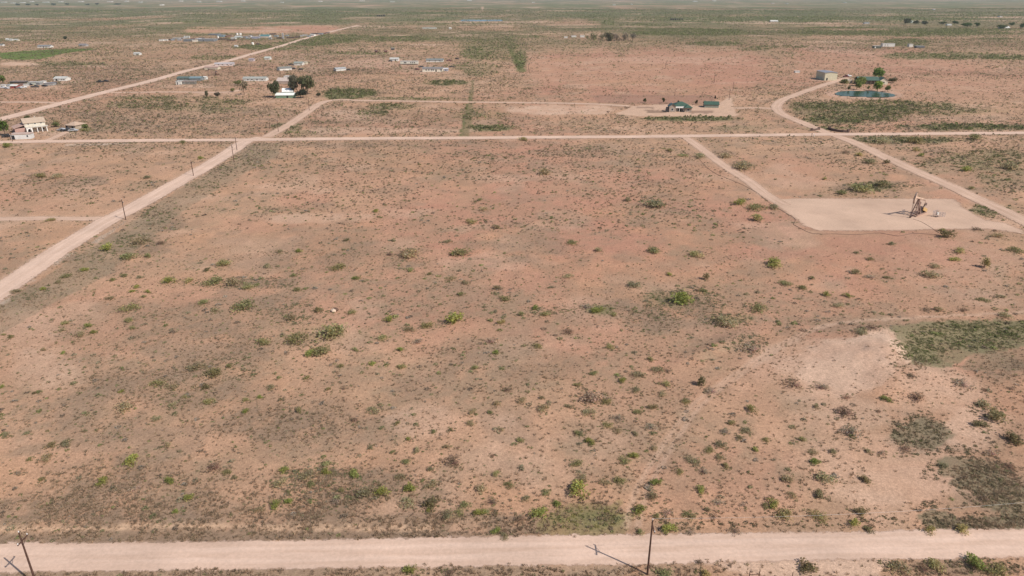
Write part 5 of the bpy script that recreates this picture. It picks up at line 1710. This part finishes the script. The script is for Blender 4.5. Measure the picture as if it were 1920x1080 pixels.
# ------------------------------------------------------------------ PUMP JACK
def pump_jack(loc, rz, label, scale=1., tilt=-16, mats=None):
    """well at local -x end, motor at +x end"""
    t = thing('pump_jack', label, 'pump jack', loc, rz, None, scale)
    A, B, Cm = mats or (M_PJTAN, M_PJDK, M_YELLOW)
    b = MB()
    for s in (-.75, .75):
        b.box(-1.6, 6.4, s - .14, s + .14, 0, .4)
    for u in (-1.4, 1, 3.4, 6.1):
        b.box(u, u + .3, -.6, .6, .05, .35)
    b.build('base_skid', M_PJRUST, t)
    # samson post
    top = Vector((0, 0, 6.0))
    p = MB()
    for s in (-1, 1):
        p.beam((-1.25, s * 1.05, .4), top + Vector((-.1, s * .22, 0)), .28, .28)
        p.beam((1.5, s * .75, .4), top + Vector((.12, s * .2, 0)), .24, .24)
    for z in (1.6, 3.0, 4.4):
        k = 1 - z / 6.0
        p.beam((-1.2 * k, -1.0 * k - .1, z), (-1.2 * k, 1.0 * k + .1, z), .12, .12)
        p.beam((-1.2 * k, -1.0 * k, z), (1.45 * k, -.75 * k, z), .1, .1)
        p.beam((-1.2 * k, 1.0 * k, z), (1.45 * k, .75 * k, z), .1, .1)
    p.build('samson_post', M_PJRUST, t)
    l = MB()
    for s in (-.22, .22):
        l.beam((-1.32, s, .4), (-.3, s, 5.6), .05, .05)
    for k in range(14):
        z = .7 + k * .35
        u = -1.32 + (z - .4) / 5.2 * 1.02
        l.beam((u, -.22, z), (u, .22, z), .04, .04)
    l.build('ladder', A, t)
    # walking beam, nose up
    ca, sa = math.cos(math.radians(tilt)), math.sin(math.radians(tilt))

    def rot(u, z):
        return (u * ca - z * sa, 6.35 + u * sa + z * ca)
    w = MB()
    u0, z0 = rot(-3.2, 0)
    u1, z1 = rot(3.3, 0)
    w.beam((u0, 0, z0), (u1, 0, z1), .36, .62)
    w.box(-.35, .35, -.5, .5, 5.95, 6.2)
    w.build('walking_beam', A, t)
    # horse head: curved plate
    hd = MB()
    arc = []
    for k in range(9):
        a = math.radians(24 - k * 7.5)
        arc.append(rot(-3.95 * math.cos(a) - .1, 3.95 * math.sin(a)))
    inner = [rot(-3.3, -2.0), rot(-3.45, -1.2), rot(-3.15, -.35), rot(-3.15, .3), rot(-3.6, 1.1)]
    hd.prism(arc + inner, -.3, .3)
    hd.build('horse_head', A, t)
    lowx, lowz = arc[-1]
    br = MB()
    for s in (-.12, .12):
        br.tube([(arc[3][0] - .05, s, arc[3][1]), (lowx - .1, s, lowz), (lowx - .1, s, 2.1)], .05, 5)
    br.build('bridle', B, t)
    MB().box(lowx - .22, lowx + .02, -.3, .3, 1.95, 2.1).build('carrier_bar', B, t)
    wh = MB()
    wh.tube([(lowx - .1, 0, 0), (lowx - .1, 0, .5), (lowx - .1, 0, 1.1), (lowx - .1, 0, 1.95)], [.3, .3, .14, .05], 10)
    wh.tube([(lowx - .1, 0, .7), (lowx - .9, 0, .7), (lowx - .9, 0, 0)], .09, 6)
    wh.tube([(lowx - .1, -.55, .6), (lowx - .1, .55, .6)], .14, 8)
    wh.build('wellhead', B, t)
    # gearbox on a pedestal, cranks, counterweights, pitmans
    g = MB()
    g.box(2.2, 4.0, -.5, .5, .4, 1.5)
    g.prism([(2.3, 1.5), (3.9, 1.5), (3.9, 2.3), (3.5, 2.75), (2.7, 2.75), (2.3, 2.3)], -.55, .55)
    g.build('gearbox', B, t, bevel=.05)
    cx, cz, ang = 3.0, 2.15, math.radians(62)
    ex, ez = rot(3.1, -.3)
    px_, pz_ = cx + 1.05 * math.cos(ang), cz + 1.05 * math.sin(ang)
    for s in (-1, 1):
        c = MB().beam((cx - .3 * math.cos(ang), s * .72, cz - .3 * math.sin(ang)), (cx + 2.0 * math.cos(ang), s * .72, cz + 2.0 * math.sin(ang)), .2, .5).build('crank_arm', B, t)
        cw = MB()
        mx_, mz_ = cx + 1.55 * math.cos(ang), cz + 1.55 * math.sin(ang)
        pr = []
        for k in range(10):
            a = ang + math.radians(-100 + k * 200 / 9)
            pr.append((mx_ + .72 * math.cos(a), mz_ + .72 * math.sin(a)))
        cw.prism(pr, s * .84 - .0, s * .84 + s * .34)
        cw.build('counterweight', B, t)
        MB().beam((px_, s * 1.25, pz_), (ex, s * .9, ez), .12, .14).build('pitman_arm', A, t)
    MB().beam((ex, -1.0, ez), (ex, 1.0, ez), .24, .24).build('equalizer', A, t)
    e = MB()
    e.box(4.9, 6.2, -.45, .55, .4, 1.35)
    e.tube([(5.5, -.2, 1.3), (5.5, -.2, 2.0)], .09, 6)
    e.build('engine', B, t, bevel=.06)
    gd = MB()
    gd.prism([(2.9, 1.7), (3.3, 1.5), (6.0, .5), (6.4, .9), (6.3, 1.5), (3.4, 2.7), (2.9, 2.5)], -.98, -.60)
    gd.build('belt_guard', Cm, t)
    br = MB()
    br.beam((3.9, .9, .4), (3.9, .9, 1.6), .08, .08)
    br.box(4.3, 6.6, 1.0, 1.06, .4, 1.5)
    br.build('crank_guard', Cm, t)
    return t


px, py = P(1711, 407)
pump_jack((px + 1.9, py + 1.6, .055), math.radians(38), 'tan rusty pump jack with raised horse head standing on the well pad', 1.05)
fx, fy = P(399, 141.5)
pump_jack((fx, fy, 0), math.radians(6), 'dark far pump jack on bare ground right of the teal roofed homes', .95, -1, (M_PJDK, M_PJDK, M_RUST))


# well pad fittings
def guard_fence(px, py, w, h, rz, label):
    t = thing('guard_fence', label, 'fence', (*P(px, py), .055), rz, 'guard fences on the well pad')
    mb = MB()
    for k in range(4):
        u = -w / 2 + k * w / 3
        mb.tube([(u, 0, 0), (u, 0, h)], .05, 6)
    t0 = mb.build('fence_posts', M_STEEL, t)
    mb = MB()
    for z in np.linspace(.25, h - .1, 6):
        mb.tube([(-w / 2, 0, z), (w / 2, 0, z)], .022, 4)
    for u in np.linspace(-w / 2, w / 2, 12):
        mb.tube([(u, .03, .2), (u, .03, h - .05)], .018, 4)
    mb.build('fence_mesh', pm((.38, .33, .35)), t)


guard_fence(1692.5, 401.5, 1.3, 1.7, .3, 'small mesh guard panel left of the pump jack')
guard_fence(1752, 405.5, 2.6, 2.3, .5, 'mesh guard panel behind the white control box')
guard_fence(1764, 407, 2.4, 1.8, -.2, 'low mesh guard panel right of the white control box')
t = thing('control_box', 'white electrical control box on two dark posts beside the pump jack', 'control box', (*P(1756.5, 407), .055), .3)
MB().box(-.36, .36, -.2, .2, .75, 1.7).build('cabinet', pm((.62, .60, .57)), t, bevel=.03)
MB().box(-.32, .32, -.24, -.2, .8, 1.65).build('cabinet_door', pm((.6, .58, .55)), t)
mb = MB()
for s in (-.4, .4):
    mb.tube([(s, .1, 0), (s, .1, 2.4)], .06, 6)
mb.box(-.7, .5, -.3, .25, 0, .25)
mb.build('stand', M_PJDK, t)


def pipeline(name, label, pts, r, mat):
    q = smooth_line([P(*p) for p in pts], 2.0)
    wv = (fbm(q[:, 0], q[:, 1], 6, 2, 5) - .5) * .7
    mb = MB()
    mb.tube([(a + w_, b + w_, gz(a, b) + r + .02) for (a, b), w_ in zip(q, wv)], r, 6)
    return tag(mb.build(name, mat), label, 'pipe')


pipeline('flow_line', 'long dark pipe winding along the drive and lower edge of the well pad', [(1302, 285), (1311, 298), (1337, 323), (1385, 343), (1420, 362), (1438, 378), (1462, 393), (1480, 403), (1492, 412), (1488, 421), (1500, 428), (1526, 438), (1560, 439), (1610, 440), (1650, 437), (1682, 443), (1712, 438), (1762, 441)], .055, pm((.15, .105, .08)))
pipeline('well_pipe', 'straight brown pipe from the pump jack to the dark green bush', [(1712, 411), (1727, 416), (1745, 427), (1762, 438)], .06, pm((.22, .13, .095)))


# entrance walls by the curved road
def entrance_wall(pts, label, h=1.3):
    q = smooth_line([P(*p) for p in pts], 1.2)
    tn = np.gradient(q, axis=0)
    tn /= np.linalg.norm(tn, axis=1)[:, None]
    nn = np.stack([-tn[:, 1], tn[:, 0]], 1)
    rr = random.Random(3)
    vs, fs = [], []
    for i, (p, n) in enumerate(zip(q, nn)):
        hh = h * rr.uniform(.88, 1.08)
        for s, z in ((-.45, -.1), (-.38, hh), (.38, hh), (.45, -.1)):
            vs.append((p[0] + n[0] * s, p[1] + n[1] * s, z))
    for i in range(len(q) - 1):
        for k in range(3):
            fs.append((i * 4 + k, i * 4 + k + 1, i * 4 + 5 + k, i * 4 + 4 + k))
    fs += [(0, 1, 2, 3), tuple(len(vs) - 4 + k for k in (3, 2, 1, 0))]
    t = thing('entrance_wall', label, 'wall', (0, 0, 0))
    MB().add(vs, fs).build('stone_wall', M_HAY, t)
    for e in (q[0], q[-1]):
        MB().box(e[0] - .6, e[0] + .6, e[1] - .6, e[1] + .6, -.1, h * 1.45).build('end_pier', M_HAY, t, bevel=.05)


entrance_wall([(1555, 243), (1566, 246), (1580, 248), (1590, 248.3)], 'long low dark brown stone wall right of the curved road entrance')
entrance_wall([(1522, 245), (1529, 244.5), (1535, 243.2)], 'short low brown stone wall left of the curved road entrance', 1.0)
mb = MB()
mb.tube([(0, 0, 0), (0, 0, 2.3)], .10, 8)
o = mb.build('mast', M_POLE)
t = thing('road_post', 'short dark post on the crossroad verge before the stone entrance walls', 'post', at(1521.5, 257))
o.parent = t
MB().box(-.3, .3, -.14, -.1, 1.6, 2.2).build('sign_plate', pm((.2, .16, .14)), t)
t = thing('road_marker', 'small white marker post beside the short dark post', 'post', at(1526.5, 255.5))
MB().tube([(0, 0, 0), (0, 0, 1.2), (0, 0, 1.3)], [.16, .16, .05], 8).build('marker_shaft', M_WHITE, t)

# corner brace of a fence at the very bottom
t = thing('fence_brace', 'dark wooden fence corner brace at the bottom edge, right of centre', 'fence', at(1414, 1092), 0.1)
for u in (-.85, .55):
    mb = MB().tube([(u, 0, -.2), (u, 0, 2.0)], [.075, .06], 8).build('fence_post', M_POLE, t)
MB().tube([(-.85, -.09, 1.55), (.55, -.09, 1.5)], .05, 6).build('fence_rail', M_POLE, t)
t = thing('fence_post', 'single thin post left of the fence corner brace', 'post', at(1484, 1088))
MB().tube([(0, 0, -.2), (0, 0, 1.5)], [.05, .04], 7).build('post_shaft', M_POLE, t)


# pale boulder-like stump in the middle pasture
def rock(px, py, r, col, label, seed):
    rng = np.random.default_rng(seed)
    import bmesh
    bm = bmesh.new()
    bmesh.ops.create_icosphere(bm, subdivisions=2, radius=r)
    for v in bm.verts:
        v.co *= 1 + .3 * (rng.random() - .5)
        v.co.z *= .65
    me = bpy.data.meshes.new('boulder')
    bm.to_mesh(me)
    bm.free()
    me.materials.append(pm(col, .9))
    o = bpy.data.objects.new('boulder', me)
    COL.objects.link(o)
    o.location = at(px, py, r * .35)
    return tag(o, label, 'rock')


rock(625.5, 585, .75, (.55, .42, .32), 'pale boulder with a dark brown one in the middle pasture', 1)
rock(629, 583.5, .8, (.12, .07, .05), 'dark brown boulder touching the pale one in the middle pasture', 2)
# white rubble beside the left road and along the crossroad: loose stones, far too many to count
rng = np.random.default_rng(5)
cube = np.array([[-1, -1, 0], [1, -1, 0], [0, 1, 0], [0, 0, 1.1]])
tet = cube[[0, 1, 3, 1, 2, 3, 2, 0, 3]].reshape(1, 3, 3, 3) * .9
seg = [((0, 566), (22, 556), .9), ((36, 538), (64, 517), .9), ((92, 499), (142, 472), 1.0), ((175, 456), (214, 431), 1.0), ((214, 431), (236, 414), .6), ((330, 355), (360, 338), .8), ((290, 375), (330, 355), .7), ((415, 270), (432, 277), 1.5), ((120, 270), (230, 268), .8), ((440, 290), (470, 270), .8), ((900, 1012), (1000, 1010), .5), ((1300, 1001), (1400, 999), .5)]
bl = []
for (a, b, w) in seg:
    pa, pb = P(*a), P(*b)
    n = int(np.linalg.norm(pb - pa) * (3.2 if w > .5 else 2.0))
    tt = rng.random(n)[:, None]
    q = pa + (pb - pa) * tt + rng.normal(size=(n, 2)) * w * .55
    bl.append(scatter(q[:, 0], q[:, 1], rng.uniform(.05, .30 if w > .5 else .13, n), np.repeat([[.50, .41, .33]], n, 0), tet[0][None], rng))
make_stuff('pale_rubble', 'loose pale rubble strewn along the verge of the left dirt road', 'rubble', bl, M_BRUSH)


# ------------------------------------------------------------------ VEHICLES
def make_car(col, pickup=False):
    t = thing('parked_car' if not pickup else 'pickup_truck', '', 'car' if not pickup else 'truck', (0, 0, 0))
    L = 4.6 if not pickup else 5.6
    m = pm(col, .35)
    if pickup:
        prof = [(-L / 2, .5), (L / 2, .5), (L / 2, 1.0), (L / 2 - 1.3, 1.1), (L / 2 - 2.0, 1.75), (-.1, 1.8), (-.35, 1.1), (-L / 2, 1.1)]
    else:
        prof = [(-L / 2, .45), (L / 2, .45), (L / 2, .8), (L / 2 - 1.0, .95), (.55, 1.42), (-1.1, 1.42), (-1.9, 1.0), (-L / 2, .95)]
    MB().prism(prof, -.88, .88).build('body', m, t, bevel=.06)
    zt = 1.68 if pickup else 1.33
    MB().prism([(-.2 if pickup else -1.5, zt - .38), (L / 2 - 1.75 if pickup else .95, zt - .4), (L / 2 - 2.1 if pickup else .5, zt), (-.15 if pickup else -1.05, zt)], -.9, .9).build('window', M_GLASS, t)
    for u in (-L * .3, L * .3):
        for s in (-.82, .82):
            wmb = MB().tube([(u, s - .11, .34), (u, s + .11, .34)], .34, 12).build('wheel', M_RUBBER, t)
            MB().tube([(u, s - .125, .34), (u, s + .125, .34)], .18, 8).build('rim', M_STEEL, wmb)
    return t


CARS = {}
CARLIST = [
    (66, 164, 'dark', 1, 'dark pickup truck parked in front of the junk yard trailer'), (13, 167, 'pale', 0, 'pale grey car parked in the junk yard, left of the red shed'), (44.5, 165, 'white', 0, 'white car standing upright in the junk yard, right of the red shed'),
    (37, 166, 'pale', 0, 'grey car beside the white one in the junk yard'), (84, 162.5, 'dark', 0, 'dark car parked before the low grey shed'), (55, 160, 'dark', 0, 'dark car in the middle of the junk yard row'), (4, 166, 'pale', 1, 'pale pickup at the left edge of the junk yard'),
    (188, 154.5, 'dark', 1, 'dark pickup left in scrub above the straight road, left of two'), (199, 153.5, 'dark', 0, 'dark car left in scrub above the straight road, right of two'),
    (550, 130, 'dark', 0, 'dark car beside the slanting grey roofed trailer'), (564, 131, 'dark', 0, 'dark car on bare ground right of the slanting trailer'), (546, 122.5, 'dark', 1, 'brown pickup above the slanting grey roofed trailer'), (653, 132, 'dark', 0, 'dark car at the right end of the slanting white trailer'),
    (732, 115.5, 'dark', 0, 'dark car in front of the white flat house'), (782, 131, 'red', 0, 'dark red car left of the longest cream home'), (790, 126.5, 'dark', 0, 'dark car behind the left end of the longest cream home'), (842, 114.5, 'red', 1, 'brown truck right of the back trailer'), (847, 126.5, 'dark', 1, 'dark truck right of the bluish shed'), (857, 111, 'dark', 0, 'dark car alone at the right of the trailer group'),
    (583.5, 65, 'white', 1, 'white truck in the right tip of the pipe yard, left one'), (594, 63.5, 'white', 1, 'white truck in the right tip of the pipe yard, right one'), (487, 67.5, 'white', 1, 'white truck beside the teal roofed workshop'),
    (1586, 144.5, 'red', 1, 'reddish tractor coloured truck behind the pond trees'), (1591, 144, 'white', 1, 'white truck behind the pond trees'), (138, 246.5, 'pale', 0, 'pale car outside the tan hip roofed garage'), (116, 245.5, 'pale', 0, 'grey car left of the tan hip roofed garage'), (126, 246.5, 'dark', 1, 'dark pickup in front of the tan garage wall'),
    (16, 257.5, 'dark', 1, 'black pickup in the shade under the big left tree'),
]
COLS = dict(dark=(.035, .033, .035), pale=(.42, .42, .43), white=(.75, .74, .73), red=(.16, .05, .045))
for i, (px, py, c, pk, lb) in enumerate(CARLIST):
    if (c, pk) not in CARS:
        o = CARS[(c, pk)] = make_car(COLS[c], bool(pk))
    else:
        o = copy_tree(CARS[(c, pk)])
    o.location = at(px, py)
    o.rotation_euler = (0, 0, random.Random(i).uniform(-.5, .5) + (3.14 if i % 2 else 0))
    o.scale = (1.15,) * 3
    o['label'] = lb
    o['group'] = 'parked vehicles around the homesteads'


# ------------------------------------------------------------------ LIGHT, AIR, CAMERA
base, tip = P(1214, 1075), P(1098, 1023)
sv = base - tip
elev = math.atan2(9.6, np.linalg.norm(sv))
sd = sv / np.linalg.norm(sv)
S = Vector((sd[0] * math.cos(elev), sd[1] * math.cos(elev), math.sin(elev)))
print('sun elevation', math.degrees(elev), 'dir', S)
sun = bpy.data.lights.new('sun', 'SUN')
sun.energy = 4.5
sun.angle = math.radians(.5)
sun.color = (1.0, .94, .86)
so = bpy.data.objects.new('sun', sun)
COL.objects.link(so)
so.location = (0, 0, 200)
so.rotation_euler = S.to_track_quat('Z', 'Y').to_euler()
w = bpy.data.worlds.new('World')
scene.world = w
w.use_nodes = True
nt = w.node_tree
sky = nt.nodes.new('ShaderNodeTexSky')
sky.sky_type = 'NISHITA'
sky.sun_disc = False
sky.sun_elevation = elev
sky.sun_rotation = math.atan2(S.x, S.y)
sky.dust_density = 1.5
nt.links.new(sky.outputs[0], nt.nodes['Background'].inputs[0])
nt.nodes['Background'].inputs[1].default_value = .10

hz = MB().box(-68000, 68000, -400, 71000, -3.5, 82)
m = bpy.data.materials.new('haze')
m.use_nodes = True
m.node_tree.nodes.remove(m.node_tree.nodes['Principled BSDF'])
pv = m.node_tree.nodes.new('ShaderNodeVolumePrincipled')
pv.inputs['Color'].default_value = (.72, .83, .88, 1)
pv.inputs['Density'].default_value = 4.2e-5
pv.inputs['Anisotropy'].default_value = 0
m.node_tree.links.new(pv.outputs[0], m.node_tree.nodes['Material Output'].inputs['Volume'])
ho = hz.build('haze', m)
tag(ho, kind='stuff')

cam = bpy.data.cameras.new('camera')
cam.sensor_width = 36
cam.lens = 36 * F / 1920
cam.clip_end = 100000
cam.clip_start = .5
co = bpy.data.objects.new('camera', cam)
COL.objects.link(co)
co.location = (0, 0, H)
co.rotation_euler = (math.pi / 2 - TH, 0, 0)
scene.camera = co
scene.view_settings.view_transform = 'Standard'
scene.view_settings.look = 'None'
scene.view_settings.exposure = .02
scene.view_settings.gamma = 1
scene.render.engine = 'CYCLES'
scene.cycles.max_bounces = 5
scene.cycles.transparent_max_bounces = 16
